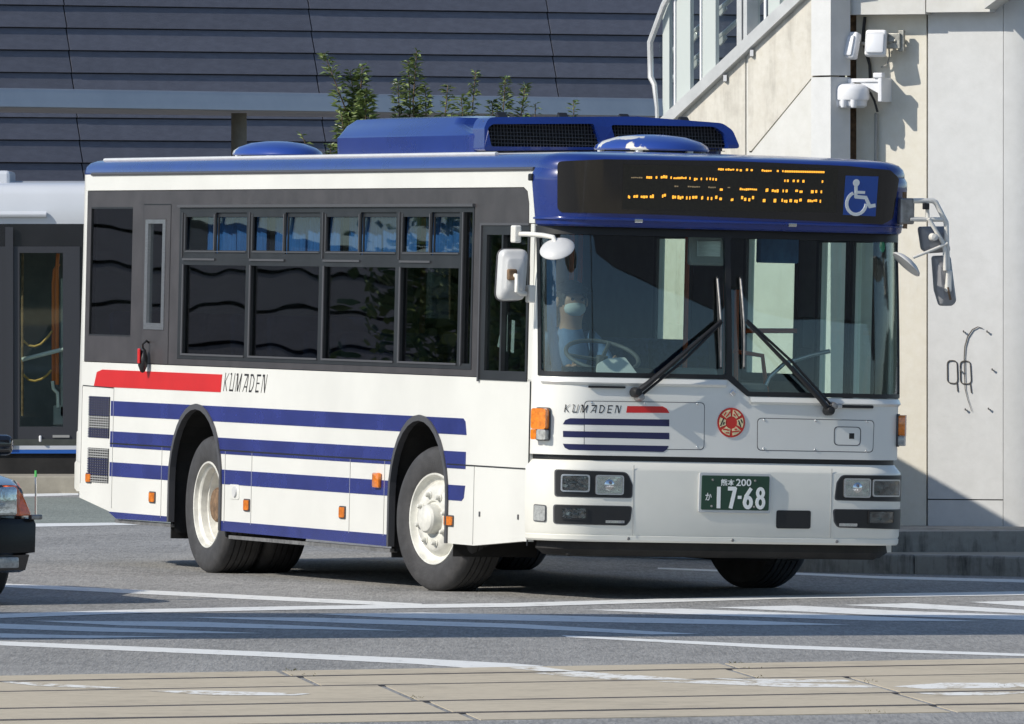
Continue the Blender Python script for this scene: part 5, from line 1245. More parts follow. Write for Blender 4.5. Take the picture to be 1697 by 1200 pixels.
def fline_w(pts, r):
    out = []
    for i, (p, q) in enumerate(zip(pts, pts[1:])):
        p, q = Vector(p), Vector(q); d = (q - p).normalized(); n = Vector((-d.y, d.x)) * r; p = p - d * r * .6; q = q + d * r * .6
        _lw[0] = (_lw[0] + 1) % 40
        out.append(slab([tuple(p - n), tuple(q - n), tuple(q + n), tuple(p + n)], [], front, .0472 + .00004 * _lw[0], .0462))
    return out
def ell(cx, cy, rx, ry, a0=0, a1=360, n=18): return [(cx + rx * math.cos(R(a0 + (a1 - a0) * k / n)), cy + ry * math.sin(R(a0 + (a1 - a0) * k / n))) for k in range(n + 1)]
mk('plate_text', numeral([[(.5, 0), (.5, 1)]], (-0.124,0.581), (-0.098,0.702), .0125), M['plate_white'], npl)
mk('plate_text', numeral([[(0, 1), (1, 1), (.35, 0)]], (-0.042,0.581), (-0.001,0.699), .0125), M['plate_white'], npl)
mk('plate_text', numeral([[(0, .5), (1, .5)]], (0.024,0.635), (0.038,0.654), .010), M['plate_white'], npl)
mk('plate_text', numeral([ell(.5, .27, .45, .27), [(.85, 1), (.25, .62), (.05, .27)]], (0.063,0.582), (0.112,0.697), .0115), M['plate_white'], npl)
mk('plate_text', numeral([ell(.5, .27, .45, .27), ell(.5, .78, .38, .22)], (0.147,0.581), (0.198,0.700), .0105), M['plate_white'], npl)
for p in [(-0.153,0.752),(0.135,0.751),(-0.157,0.586),(0.131,0.585)]: mk('plate_bolt', xf(lathe([(0, -.006), (.006, -.005), (.008, 0)], 8, 'x'), front(p[0], p[1], .046), (0, 0, math.pi)), M['steel'], npl)
hb = [(0.293,0.566),(0.531,0.567),(0.530,0.452),(0.293,0.451)]
fslab('tow_hatch', fillet(hb, .015, 3), .0285, .0255, 'black')
# ---- headlights
def lampset(poly, rad, lamps, strip_, label):
    b = fslab('headlight_housing', fillet(poly, rad, 4), .030, .0255, 'black')
    b['label'] = label
    fslab('housing_edge', fillet([(x + (x - sum(p[0] for p in poly) / len(poly)) * .035, z + (z - sum(p[1] for p in poly) / len(poly)) * .07) for x, z in poly], rad, 4), .0282, .0255, 'rubber', b)
    for (p0, p1, kind) in lamps:
        a0, b0, a1, b1 = p0[0], p1[1], p1[0], p0[1]
        o = fslab('headlight', fillet(rect(a0, b0, a1, b1), .014, 3), .0345, .0302, 'lamp_in' if kind == 1 else 'lamp_dark', b)
        fslab('lamp_rim', fillet(rect(a0 - .010, b0 - .010, a1 + .010, b1 + .010), .018, 3), .039, .0301, 'alu' if kind < 2 else 'black', b, holes=[fillet(rect(a0 - .001, b0 - .001, a1 + .001, b1 + .001), .014, 3)])
        if kind == 1:
            cu, cz_ = (a0 + a1) / 2, (b0 + b1) / 2
            m_ = lathe([(0, -.010), (.022, -.008), (.036, 0.0)], 18, 'x')
            mk('bulb_shield', xf(m_, front(cu, cz_, .034), (0, 0, math.pi)), M['chrome'], b, smooth=40)
        fslab('lens', fillet(rect(a0, b0, a1, b1), .014, 3), .0385, .0375, 'lens', b)
    if strip_:
        p0, p1 = strip_; fslab('marker_strip', rect(p0[0], p1[1], p1[0], p0[1]), .034, .0302, 'lamp_in', b)
lampset([(-1.167,0.795),(-0.725,0.787),(-0.689,0.713),(-0.690,0.633),(-1.163,0.634)], [.02, .05, .03, .02, .02], [((-1.122,0.762), (-0.976,0.671), 0), ((-0.921,0.761), (-0.754,0.657), 1)], None, 'upper headlight pair at the driver side')
lampset([(-1.170,0.575),(-0.688,0.574),(-0.698,0.489),(-0.725,0.458),(-1.167,0.461)], [.02, .02, .04, .03, .02], [((-1.119,0.559), (-0.985,0.496), 2)], ((-0.858,0.486), (-0.734,0.469)), 'lower fog lamp unit at the driver side')
lampset([(0.745,0.792),(1.306,0.793),(1.306,0.635),(0.700,0.640),(0.713,0.746)], [.05, .02, .02, .02, .03], [((0.763,0.766), (0.933,0.664), 1), ((0.963,0.761), (1.197,0.671), 0)], None, 'upper headlight pair at the door side')
lampset([(0.691,0.575),(1.306,0.577),(1.347,0.455),(0.724,0.466),(0.701,0.500)], [.02, .02, .03, .04, .02], [((0.939,0.565), (1.123,0.494), 2)], ((0.727,0.489), (0.854,0.470)), 'lower fog lamp unit at the door side')
p = [(-1.316,0.571),(-1.230,0.567),(-1.230,0.472),(-1.316,0.475)]
mkp = fslab('position_lamp', fillet(p, .012, 3), .034, .0255, 'clearlens'); fslab('lamp_rim', fillet([(x + (-.006 if i in (0, 3) else .006), z + (.006 if i < 2 else -.006)) for i, (x, z) in enumerate(p)], .014, 3), .0295, .0255, 'rubber', mkp)
# turn lamps on the corners
for sg, lab in ((-1, 'turn lamp at the driver side corner'), (1, 'turn lamp at the door side corner')):
    u0, u1 = ((-1.341,1.092)[0], (-1.222,1.094)[0]) if sg < 0 else (1.22, 1.36)
    z0, z1, zm = (-1.280,0.979)[1], (-1.287,1.188)[1], (-1.282,1.049)[1]
    a, b_ = min(u0, u1), max(u0, u1)
    bz = fslab('turn_lamp', fillet(rect(a, z0, b_, z1), .02, 3), .012, .0004, 'rubber'); bz['label'] = lab
    fslab('amber_lens', fillet(rect(a + .006, zm + .001, b_ - .006, z1 - .006), .02, 3), .055, .0122, 'amber', bz)
    mid_ = a + (b_ - a) * .42
    if sg < 0:
        fslab('amber_lens', fillet(rect(a + .006, z0 + .006, mid_, zm), .012, 3), .055, .0122, 'amber', bz)
        fslab('clear_lens', fillet(rect(mid_ + .001, z0 + .006, b_ - .006, zm), .012, 3), .053, .0122, 'clearlens', bz)
    else: fslab('clear_lens', fillet(rect(a + .006, z0 + .006, b_ - .006, zm), .014, 3), .053, .0122, 'clearlens', bz)

# ================================================================== mirrors
def shell(poly, X, d0, d1, m, name, parent=bus):
    cy, cz_ = sum(p[0] for p in poly) / len(poly), sum(p[1] for p in poly) / len(poly)
    rings = []
    for s, dx in ((.0, d0 + .001), (.60, d0), (.66, d0 - .004), (.74, d0 - .016), (.86, d0 - .022), (.95, d0 - .030), (1.0, d0 - .045), (1.0, d1)):
        s = max(s, .02); rings.append([(X + dx, cy + (y - cy) * s, cz_ + (z - cz_) * s) for y, z in poly])
    return mk(name, loft(rings, True, True), M[m], parent, smooth=35)
mp = fillet([(-1.512,2.178),(-1.329,2.182),(-1.346,1.861),(-1.524,1.853)], .05, 6)
ml = shell(mp, -.25, .06, -.03, 'silver_back', 'side_mirror')
o = [(-.29, y, z) for y, z in mp]
mk('mirror_edge', tube(o + o[:1], .007, 6, False), M['rubber'], ml, smooth=60)
q = [(-1.445,2.020),(-1.443,1.918),(-1.406,1.903),(-1.349,1.901)]
mk('mirror_bracket', tube([(-.20, q[0][0], q[0][1]), (-.14, q[0][0] + .01, q[0][1] - .01), (-.12, q[1][0], q[1][1]), (-.14, q[2][0], q[2][1]), (-.22, q[3][0], q[3][1])], .017, 8), M['whitetube'], ml, smooth=50)
q2 = (-1.465,2.020); mk('bracket_joint', xf(bbox(-.05, .0, -.03, .03, -.035, .035, .01), (-.16, q2[0] + .01, q2[1])), M['rust'], ml)
q3 = (-1.309,1.901); mk('pillar_clamp', xf(bbox(-.03, .05, -.022, .022, -.055, .055, .01), (-.24, q3[0], q3[1])), M['whitetube'], ml)
# round mirror on the driver side
q = [(-1.402,2.276),(-1.320,2.270),(-1.271,2.260),(-1.226,2.216)]
rm = mk('round_mirror', lathe([(0, .034), (.03, .033), (.075, .022), (.105, .004), (.112, -.006), (.108, -.014), (0, -.014)], 28, 'z'), M['silver_back'], bus, smooth=40)
cq = (-1.263,2.192)
nv = Vector((.46, -.40, .80)).normalized(); rm.rotation_euler = nv.to_track_quat('Z', 'Y').to_euler(); rm.location = (.10, cq[0], cq[1])
mirs = bus
tb = mk('mirror_bracket', tube([(-.26, q[0][0], q[0][1]), (-.10, q[0][0] + .02, q[0][1]), (.0, q[1][0], q[1][1]), (.05, q[2][0], q[2][1]), (.09, cq[0] - .005, cq[1] + .025)], .016, 8), M['whitetube'], bus, smooth=50)
mk('pillar_clamp', xf(bbox(-.03, .05, -.024, .024, -.06, .05, .01), (-.25, q[0][0] - .01, q[0][1] + .005)), M['whitetube'], tb)
p = (-1.277,2.641); mk('cable_clip', xf(bbox(-.03, .03, -.03, .01, -.025, .02, .008), (-.36, S - .01, p[1])), M['black'], bus)
# mirrors and bracket on the door side
XB = -.05
def bp_(pts): return [(XB, y, z) for y, z in pts]
mb = mk('mirror_bracket', tube(bp_([(1.214,2.549),(1.352,2.553),(1.373,2.541),(1.447,2.416),(1.455,2.266),(1.465,2.112)]), .017, 10), M['whitetube'], bus, smooth=50)
mk('tube_arm', tube(bp_([(1.195,2.431),(1.438,2.435)]), .015, 10), M['whitetube'], mb, smooth=50)
mk('tube_arm', tube(bp_([(1.312,2.547),(1.319,2.436)]), .013, 10), M['whitetube'], mb, smooth=50)
mk('tube_arm', tube([(XB + .02, y, z) for y, z in [(1.317,2.439),(1.421,2.285),(1.433,2.238),(1.440,2.111)]], .014, 10), M['whitetube'], mb, smooth=50)
mk('tube_arm', tube([(XB + .03, y, z) for y, z in [(1.446,2.283),(1.355,2.244),(1.211,2.187)]], .010, 8), M['whitetube'], mb, smooth=50)
a, b = [(1.156,2.566),(1.231,2.399)]; mk('hinge_block', bbox(-.16, -.04, a[0] - .03, b[0] - .005, b[1], a[1], .012), M['steel'], mb)
for p in [(1.160,2.574),(1.168,2.401)]: mk('hinge_bolt', xf(lathe([(0, -.03), (.014, -.03), (.014, .03), (0, .03)], 10, 'z'), (-.06, p[0], p[1])), M['rust'], mb)
a = (1.294,2.516); mk('clip', bbox(XB + .01, XB + .04, a[0] - .02, a[0] + .02, a[1] - .02, a[1] + .02, .005), M['black'], mb)
m1 = shell(fillet([(1.289,2.387),(1.469,2.393),(1.511,2.230),(1.360,2.217),(1.316,2.243)], [.02, .02, .02, .03, .03], 4), -.10, .03, -.05, 'grey_back', 'side_mirror')
a = (1.353,2.321); mk('mirror_joint', xf(lathe([(0, -.05), (.022, -.045), (.026, .0)], 16, 'x'), (-.05, a[0], a[1]), (0, 0, math.pi)), M['whitetube'], m1, smooth=40)
m2 = shell(fillet([(1.390,2.202),(1.507,2.209),(1.556,1.909),(1.527,1.886),(1.448,1.884),(1.412,1.987)], [.02, .02, .03, .03, .03, .1], 4), -.10, .03, -.05, 'grey_back', 'side_mirror')
a = (1.469,2.054); mk('mirror_joint', xf(bbox(-.02, .02, -.02, .02, -.08, .06, .01), (-.045, a[0], a[1])), M['whitetube'], m2)
mk('lock_pin', tube([(-.03, a[0] - .01, a[1] - .05), (-.03, a[0] + .012, a[1] - .13)], .008, 6), M['rust'], m2)
rm2 = mk('round_mirror', lathe([(0, .030), (.03, .029), (.075, .018), (.105, .002), (.112, -.008), (.108, -.014), (0, -.014)], 28, 'z'), M['silver_back'], bus, smooth=40)
cq = (1.163,2.150)
nv = Vector((.06, .62, .70)).normalized(); rm2.rotation_euler = nv.to_track_quat('Z', 'Y').to_euler(); rm2.location = (.0, cq[0], cq[1])

# ================================================================== roof equipment
x0, x1 = (-5.127,2.835)[0], (-2.327,2.827)[0]
zr = 2.845
def ac_ring(s0, x_f, x_r, z): return [(x_f, -s0, z), (x_f, s0, z), (x_r, s0, z), (x_r, -s0, z)]
tz = (-2.768,3.066)[1]; mz = (-2.378,2.929)[1]; bz_ = (-2.293,2.819)[1]
xt0, xt1 = (-5.151,3.063)[0], (-2.821,3.066)[0]
def ring_r(hw, a, b, z, r=.06):
    poly = fillet([(a, -hw), (b, -hw), (b, hw), (a, hw)], r, 4); return [(x, y, z) for x, y in poly]
ac = mk('air_conditioner', loft([ring_r(.88, x0, x1 - .16, bz_), ring_r(.885, x0 - .005, x1 - .16, mz), ring_r(.878, x0 + .02, x1 - .165, mz + .012), ring_r(.80, xt0 - .02, xt1 - .19, tz - .055), ring_r(.76, xt0 + .06, xt1 - .24, tz - .012), ring_r(.60, xt0 + .2, xt1 - .4, tz + .004)], True, True), M['blue'], bus, smooth=28)
# front intakes of the roof unit
fx = x1 + .012
def acslab(name, poly, w0, w1, m, parent=ac, holes=()):
    return mk(name, slab(poly, holes, lambda a, b, w: (fx + w - max(0, (b - mz)) * .42, a, b), w0, w1), M[m], parent)
fo = fillet([(-0.870,2.827),(-0.865,2.976),(-0.825,3.048),(0.219,3.080),(0.815,3.053),(0.880,3.007),(0.921,2.889)], [.02, .04, .10, .0, .10, .06, .02], 4)
h1 = fillet([(-0.820,2.856),(-0.844,2.977),(-0.799,3.003),(-0.097,3.024),(-0.042,2.872)], [.02, .05, .05, .02, .02], 4)
h2 = fillet([(0.063,2.867),(0.022,3.020),(0.756,3.028),(0.821,2.982),(0.844,2.887)], [.02, .02, .08, .05, .02], 4)
acslab('intake_frame', fo, .02, -.20, 'blue', holes=[h1, h2])
fob = [(-0.853,2.835),(-0.825,3.036),(0.219,3.072),(0.815,3.041),(0.895,2.889)]
acslab('intake_mesh', fob, -.09, -.12, 'black')
bars = []
for h in (h1, h2):
    ya, yb = min(p[0] for p in h), max(p[0] for p in h); za_, zb_ = min(p[1] for p in h), max(p[1] for p in h)
    n = int((yb - ya) / .022)
    for k in range(n): bars.append(slab(rect(ya + (yb - ya) * k / n, za_, ya + (yb - ya) * k / n + .004, zb_), [], lambda a, b, w: (fx + w - max(0, (b - mz)) * .42, a, b), -.040, -.058))
    for k in range(7):
        z = za_ + (zb_ - za_) * k / 7; bars.append(slab(rect(ya, z, yb, z + .004), [], lambda a, b, w: (fx + w - max(0, (b - mz)) * .42, a, b), -.042, -.058))
stuff(mk('mesh_wire', join(*bars), M['rubber'], ac))
for p in [(-0.682,3.036),(-0.253,3.044),(0.178,3.048),(0.598,3.039)]:
    mk('vent_notch', xf(bbox(-.05, .03, -.035, .035, -.018, .018, .008), (fx - .16, p[0], p[1] + .01), (0, R(35), 0)), M['black'], ac)
mk('unit_base', box(x0 + .05, x1 + .02, -.84, .84, 2.78, bz_ - .002), M['steel'], ac)
# roof hatches
def hatch_dome(xc, yc, zc, rx, ry, name_label):
    pr = [(0, .085), (.25, .083), (.6, .068), (.86, .038), (.97, .012), (1.0, -.012), (.98, -.022)]
    V, F = lathe(pr, 40, 'z'); V = [(x * rx + xc, y * ry + yc, z + zc) for x, y, z in V]
    h = mk('roof_vent', (V, F), M['blue_worn'], bus, smooth=45)
    mk('vent_base', xf(lathe([(.86, -.06), (.86, -.015), (0, -.015)], 32, 'z'), (xc, yc, zc), (0, 0, 0), (rx, ry, 1)), M['black'], h)
    for k in range(6):
        a = R(60 * k + 20); mk('vent_foot', xf(bbox(-.022, .022, -.022, .022, -.055, -.01, .006), (xc + rx * .9 * math.cos(a), yc + ry * .9 * math.sin(a), zc)), M['plate_white'], h)
    return h
m, nt, b = new_mat('peeling_blue_paint')
tc = nt.nodes.new('ShaderNodeTexCoord'); n1 = nt.nodes.new('ShaderNodeTexNoise'); n1.inputs['Scale'].default_value = 3.2; n1.inputs['Detail'].default_value = 5
nt.links.new(tc.outputs['Object'], n1.inputs['Vector']); rp = nt.nodes.new('ShaderNodeValToRGB')
rp.color_ramp.elements[0].position = .585; rp.color_ramp.elements[1].position = .60
rp.color_ramp.elements[0].color = (0.02, 0.055, .27, 1); rp.color_ramp.elements[1].color = (.68, .66, .58, 1)
nt.links.new(n1.outputs['Fac'], rp.inputs[0]); nt.links.new(rp.outputs[0], b.inputs['Base Color']); b.inputs['Roughness'].default_value = .3; b.inputs['Coat Weight'].default_value = .4
M['blue_worn'] = m
va = (-9.790,2.868); vb = (-7.808,2.874); vz = (-8.806,2.957)
hatch_dome(-7.35, .0, vz[1] - .085, 0, 0, '') if 0 else None
vc = (va[0] + vb[0]) / 2
hatch_dome(vc, 0.0, vz[1] - .085, .47, .30, 'rear')
fa = (-2.439,2.858); fb_ = (-0.635,2.847); fz_ = (-1.538,2.950)
hatch_dome((-1.534,2.884)[0], 0.0, fz_[1] - .085, .45, .36, 'front')

# ================================================================== wheels and underbody
br_, bp__ = R(1.26772), R(0.25209)
def zfix(x, y, zw_): return (zw_ + x * math.sin(bp__)) / math.cos(bp__) / math.cos(br_) + y * math.tan(br_)
RT = .472
def tyre(side_, x, y, steer, kind, wdt=.27):
    s = side_      # -1: right-hand side, outer face towards -y
    prof = [(.285, .03), (.296, .004), (.305, -.002), (.34, -.012), (.40, -.016), (.44, -.010), (.458, .004), (.468, .022)]
    tr = []
    for k in range(5):
        a = .03 + (wdt - .06) * k / 5; b = .03 + (wdt - .06) * (k + 1) / 5 - .010
        tr += [(RT, a), (RT, b), (RT - .011, b + .001), (RT - .011, b + .009)]
    prof += tr + [(.468, wdt - .022), (.44, wdt + .008), (.38, wdt + .01), (.30, wdt - .01), (.285, wdt - .03)]
    V, F = lathe([(r, h) for r, h in prof], 64)
    if s > 0: V = [(a, -b, c) for a, b, c in V]; F = [tuple(reversed(f)) for f in F]
    o = mk('wheel', (V, F), M['tyre'], bus, smooth=30)
    o.location = (x, y, zfix(x, y, RT - .004)); o.rotation_euler = (0, 0, R(steer))
    if kind == 'front':
        rp_ = [(.288, .028), (.300, .004), (.296, -.004), (.286, -.002), (.278, .022), (.262, .042), (.245, .048), (.232, .030), (.214, .006), (.195, -.006), (.125, -.010), (.118, -.008), (.112, .004), (.100, .004), (.098, -.012), (.092, -.058), (.080, -.072), (.045, -.078), (0, -.079)]
    else:
        rp_ = [(.288, .028), (.300, .004), (.296, -.004), (.286, -.002), (.280, .026), (.272, .034), (.266, .030), (.258, .040), (.254, .085), (.246, .090), (.242, .128), (.228, .150), (.20, .160), (.15, .162), (.135, .15), (.122, .15), (.118, .07), (.105, .055), (0, .05)]
    V, F = lathe(rp_, 56)
    if s > 0: V = [(a, -b, c) for a, b, c in V]; F = [tuple(reversed(f)) for f in F]
    mk('rim', (V, F), M['rim'], o, smooth=32)
    if kind == 'rear':
        q = lathe([(.124, .1495), (.1195, .068), (.106, .053), (0, .048)], 32)
        if s > 0: q = ([(x_, -y_, z_) for x_, y_, z_ in q[0]], q[1])
        mk('hub', q, M['rust'], o, smooth=40)
    nr, nh = (.160, -.010) if kind == 'front' else (.178, .160)
    for k in range(8):
        a = R(45 * k + 15); q = lathe([(0, -.034), (.010, -.033), (.016, -.024), (.019, -.006), (.026, -.004), (.027, .004)], 10)
        q = xf(q, (nr * math.cos(a), nh, nr * math.sin(a)))
        if s > 0: q = ([(x_, -y_, z_) for x_, y_, z_ in q[0]], q[1])
        mk('wheel_nut', q, M['rim'] if kind == 'front' else M['rust'], o, smooth=40)
    return o
tyre(-1, AF + .145, S + .055, 12, 'front'); tyre(1, AF + .145, T - .055, 12, 'front')
tyre(-1, AR + .12, S + .05, 0, 'rear'); tyre(1, AR + .12, T - .05, 0, 'rear')
tyre(-1, AR + .12, S + .36, 0, 'rear'); tyre(1, AR + .12, T - .36, 0, 'rear')
w_ = (-5.946,0.415)[0]
nx_ = [(-9.3, -1.2), (AR - .6, -1.2), (AR - .6, -.58), (AR + .6, -.58), (AR + .6, -1.2), (AF - .6, -1.2), (AF - .6, -.58), (AF + .6, -.58), (AF + .6, -1.2), (-.4, -1.2)]
nx_ = nx_ + [(x, -y) for x, y in reversed(nx_)]
mk('floor', slab(nx_, [], lambda a, b, w: (a, b, w), .62, .56), M['floor_in'], bus)
mk('chassis', box(-9.0, -.25, -.42, .42, .30, .555), M['under'], bus)
mk('engine_sump', bbox(-9.2, AR - .62, -.9, .9, .36, .55, .03), M['under'], bus)
mk('fuel_tank', bbox(AR + .75, AR + 2.0, S + .10, S + .7, .29, .55, .03), M['under'], bus)
mk('battery_tray', bbox(AF - 1.6, AF - .7, S + .12, S + .6, .30, .55, .02), M['under'], bus)
mk('air_tank', xf(lathe([(0, -.5), (.1, -.49), (.12, -.45), (.12, .45), (.1, .49), (0, .5)], 20, 'x'), (-4.9, .35, .34)), M['under'], bus, smooth=40)
mk('front_axle', tube([(AF + .14, -.95, .42), (AF + .14, .95, .42)], .075, 10), M['under'], bus)
mk('rear_axle', tube([(AR + .12, -.9, .46), (AR + .12, .9, .46)], .12, 12), M['under'], bus)
mk('differential', xf(lathe([(0, -.22), (.15, -.18), (.2, 0), (.15, .18), (0, .22)], 18, 'x'), (AR + .12, .05, .46)), M['under'], bus, smooth=40)
mk('under_tray', bbox(-.62, -.14, -1.06, 1.06, .255, .50, .02), M['under'], bus)
mk('front_valance', loft([[front(u * .995, z, w) for u in us] for w, z in ((-.06, .352), (-.05, .30), (-.10, .265))], closed=False), M['under'], bus)
for x in (AR - .62, AF - .60): mk('mud_flap', box(x - .008, x + .008, S + .04, S + .42, .16, .62), M['under'], bus)

# ================================================================== inside the bus
mk('dashboard', bbox(-.62, -.14, -1.02, .30, .70, za - .02, .04), M['interior'], bus)
mk('dashboard', bbox(-.5, -.16, .305, 1.05, .60, zw - .10, .03), M['interior'], bus)
mk('instrument_hood', bbox(-.60, -.30, -.98, -.42, za - .02, za + .06, .03), M['black'], bus)
sw = (-0.614,1.517)
wh = mk('steering_wheel', tube([(.235 * math.cos(R(10 * k)), .235 * math.sin(R(10 * k)), 0) for k in range(37)], .014, 8, False), M['interior'], bus, smooth=60)
wh.location = (-.75, sw[0], sw[1]); wh.rotation_euler = (0, R(24), 0)
for k in range(3):
    a = R(120 * k + 30); mk('spoke', tube([(0, 0, -.03), (.225 * math.cos(a), .225 * math.sin(a), 0)], .013, 6), M['interior'], wh)
mk('column', tube([(0, 0, 0), (.14, 0, -.55)], .04, 8), M['interior'], wh)
ry_ = (-0.735,1.471)
mk('route_board', slab(fillet([(-0.865,1.404),(-0.838,1.469),(-0.757,1.505),(-0.638,1.515),(-0.578,1.409)], [.02, .05, .05, .02, .01], 4), [], lambda a, b, w: (-.20 - (b - za) * .7 + w, a, b), .003, -.003), M['silver_back'], bus)
DSX = -1.28
mk('driver_seat', join(bbox(DSX - .25, DSX + .25, -1.0, -.5, 1.02, 1.14, .04), bbox(DSX - .34, DSX - .20, -1.0, -.5, 1.08, 1.78, .05)), M['interior'], bus)
mk('seat_post', box(DSX - .15, DSX + .15, -.9, -.6, .621, 1.02), M['black'], bus)
pr = (-0.626,1.859)
mk('partition', slab(rect(-1.05, .63, -.38, 1.75), [], lambda a, b, w: (DSX - .48 + w, a, b), 0, -.03), M['interior'], bus)
xs_ = [-8.7, -7.95, -6.1, -5.35, -4.6, -3.85, -3.1]
sv = join(bbox(-.22, .22, -.21, .21, -.10, .0, .03), xf(bbox(-.05, .05, -.21, .21, .0, .68, .03), (-.2, 0, 0), (0, R(-8), 0)), box(-.15, .15, -.12, .12, -.42, -.1))
sm = None
for x in xs_:
    for y in (-.95, -.50, .50, .95):
        z = 1.05 if x < -5.0 else .95
        if sm is None: so = mk('passenger_seat', sv, M['seat'], bus, smooth=40); sm = so.data
        else:
            so = bpy.data.objects.new('passenger_seat', sm); COL.objects.link(so); so.parent = bus
        so.location = (x, y, z)
for (y, x) in ((-.28, -2.2), (.28, -3.5), (-.28, -5.0), (.35, -1.75), (.28, -6.5)):
    mk('grip_pole', tube([(x, y, .62), (x, y, 2.58)], .017, 8), M['orange_pole'], bus, smooth=40)
q = (-0.463,1.342)
for pts in ([(0.601,1.254),(0.583,1.999)], [(0.671,1.257),(0.662,1.962)], [(0.726,1.696),(1.149,1.704)], [(0.649,1.563),(0.852,1.536),(0.892,1.263)]):
    X_ = -1.65; mk('grip_pole', tube([(X_, a, b) for a, b in pts], .016, 8), M['orange_pole'], bus, smooth=40)
mk('fare_box', bbox(-1.45, -1.15, .05, .35, .63, 1.45, .03), M['interior_light'], bus)
for p in [(1.035,1.345),(1.052,1.717)][:1]: pass
mk('card_reader', bbox(-1.2, -1.1, (0.932,1.737)[0] - .03, (0.970,1.581)[0] + .02, (0.953,1.589)[1], (0.948,1.795)[1], .01), M['black'], bus)
q = (0.683,2.199)
mk('fare_monitor', bbox(-1.1, -1.02, (0.566,2.332)[0], (0.835,2.339)[0], (0.705,2.137)[1], (0.700,2.335)[1], .01), M['curtain'], bus)
q = (-0.078,2.215)
im = mk('interior_mirror', bbox(-.36, -.33, q[0] - .125, q[0] + .125, q[1] - .11, q[1] + .10, .02), M['interior_light'], bus)
mk('glass_face', bbox(-.329, -.325, q[0] - .07, q[0] + .09, q[1] - .05, q[1] + .05, .002), M['alu'], im)
mk('door_handrail', tube([(-.75, y, z) for y, z in [(0.487,1.286),(0.538,1.403),(0.641,1.494),(0.827,1.552),(0.952,1.578)]], .014, 8), M['alu'], bus, smooth=50)
for a, b in (([(-1.105,1.473),(-1.105,1.778),(-1.133,2.121),(-1.145,2.255)], .0), ([(-1.036,1.416),(-1.055,1.683),(-1.069,1.932),(-1.072,2.256)], 0)):
    pass
mk('curtain', ([(-.52, y + d, z) for y, z in [(-1.065,2.268),(-1.047,1.683),(-1.003,1.405)] for d in (-.035, .03)], [(0, 1, 3, 2), (2, 3, 5, 4)]), M['curtain'], bus)
pp = [(-1.010,1.771),(-0.933,1.764),(-0.929,1.533),(-1.106,1.562)]
mk('notice_sheet', slab([(x, z) for x, z in pp], [], side, -.05, -.052), M['paper'], bus)
pp = [(-0.855,1.734),(-0.800,1.730),(-0.809,1.523),(-0.864,1.530)]
mk('notice_sheet', slab([(x, z) for x, z in pp], [], side, -.05, -.052), M['paper'], bus)

# ================================================================== driver
def skin_mesh(verts, edges, radii, root=0, sub=2):
    me = bpy.data.meshes.new('skin'); me.from_pydata(verts, edges, []); me.update()
    o = bpy.data.objects.new('skin', me); COL.objects.link(o)
    md = o.modifiers.new('s', 'SKIN'); md.use_smooth_shade = True
    for i, r in enumerate(radii):
        rr = r if isinstance(r, tuple) else (r, r); me.skin_vertices[0].data[i].radius = rr
    me.skin_vertices[0].data[root].use_root = True
    sb = o.modifiers.new('u', 'SUBSURF'); sb.levels = sub; sb.render_levels = sub
    dg = bpy.context.evaluated_depsgraph_get(); m2 = bpy.data.meshes.new_from_object(o.evaluated_get(dg))
    V = [tuple(v.co) for v in m2.vertices]; F = [tuple(p.vertices) for p in m2.polygons]
    bpy.data.objects.remove(o); bpy.data.meshes.remove(me); bpy.data.meshes.remove(m2)
    return V, F
sk_v = [(0, 0, 0), (0, 0, .16), (.01, 0, .34), (.015, 0, .47), (.03, 0, .55), (.055, 0, .63), (.06, 0, .70), (.055, 0, .765),
        (.015, -.17, .45), (.16, -.24, .25), (.40, -.17, .26), (.47, -.15, .28), (.015, .17, .45), (.17, .25, .25), (.40, .17, .30), (.47, .15, .32),
        (.05, -.10, -.01), (.44, -.13, .02), (.52, -.13, -.38), (.66, -.14, -.42), (.05, .10, -.01), (.44, .13, .02), (.52, .13, -.38), (.66, .14, -.42)]
sk_e = [(0, 1), (1, 2), (2, 3), (3, 4), (4, 5), (5, 6), (6, 7), (3, 8), (8, 9), (9, 10), (10, 11), (3, 12), (12, 13), (13, 14), (14, 15), (0, 16), (16, 17), (17, 18), (18, 19), (0, 20), (20, 21), (21, 22), (22, 23)]
sk_r = [(.15, .12), (.145, .11), (.16, .115), (.10, .09), .055, .085, .098, .07, .07, .048, .032, .03, .07, .048, .032, .03, .09, .065, .045, .04, .09, .065, .045, .04]
V, F = skin_mesh(sk_v, sk_e, sk_r)
for sgn, z in ((-1, .28), (1, .32)):
    for k in range(5):
        b0 = Vector((.47, sgn * .15, z)); o_ = Vector((.015 * k - .02, 0, 0)) if k < 4 else Vector((-.02, 0, .02))
        fv = [b0, b0 + o_ + Vector((.035, -sgn * .01, .02)), b0 + o_ + Vector((.055, -sgn * .03, .005)), b0 + o_ + Vector((.045, -sgn * .04, -.02))]
        v2, f2 = skin_mesh([tuple(p) for p in fv], [(0, 1), (1, 2), (2, 3)], [.010, .009, .008, .007], 0, 1)
        n = len(V); V += v2; F += [tuple(i + n for i in q) for q in f2]
mi = []
for f in F:
    c = sum((Vector(V[i]) for i in f), Vector()) / len(f)
    mi.append(0 if (c.z > .53 or c.x > .43 and c.z > .15) else (2 if c.z < .06 else 1))
hd_ = (-0.638,1.840)
drv = thing('person', 'driver in pale blue shirt with white face mask holding the steering wheel', 'person', BM @ Vector((DSX - .02, hd_[0], 1.20)), bus.rotation_euler)
head_z = hd_[1] - 1.20
zoff = head_z - .70
drv.location = BM @ Vector((DSX - .02, hd_[0], 1.22 + max(-.1, min(.15, zoff))))
mk('body', (V, F, mi), None, drv, smooth=60, mats=[M['skin'], M['shirt'], M['trousers']])
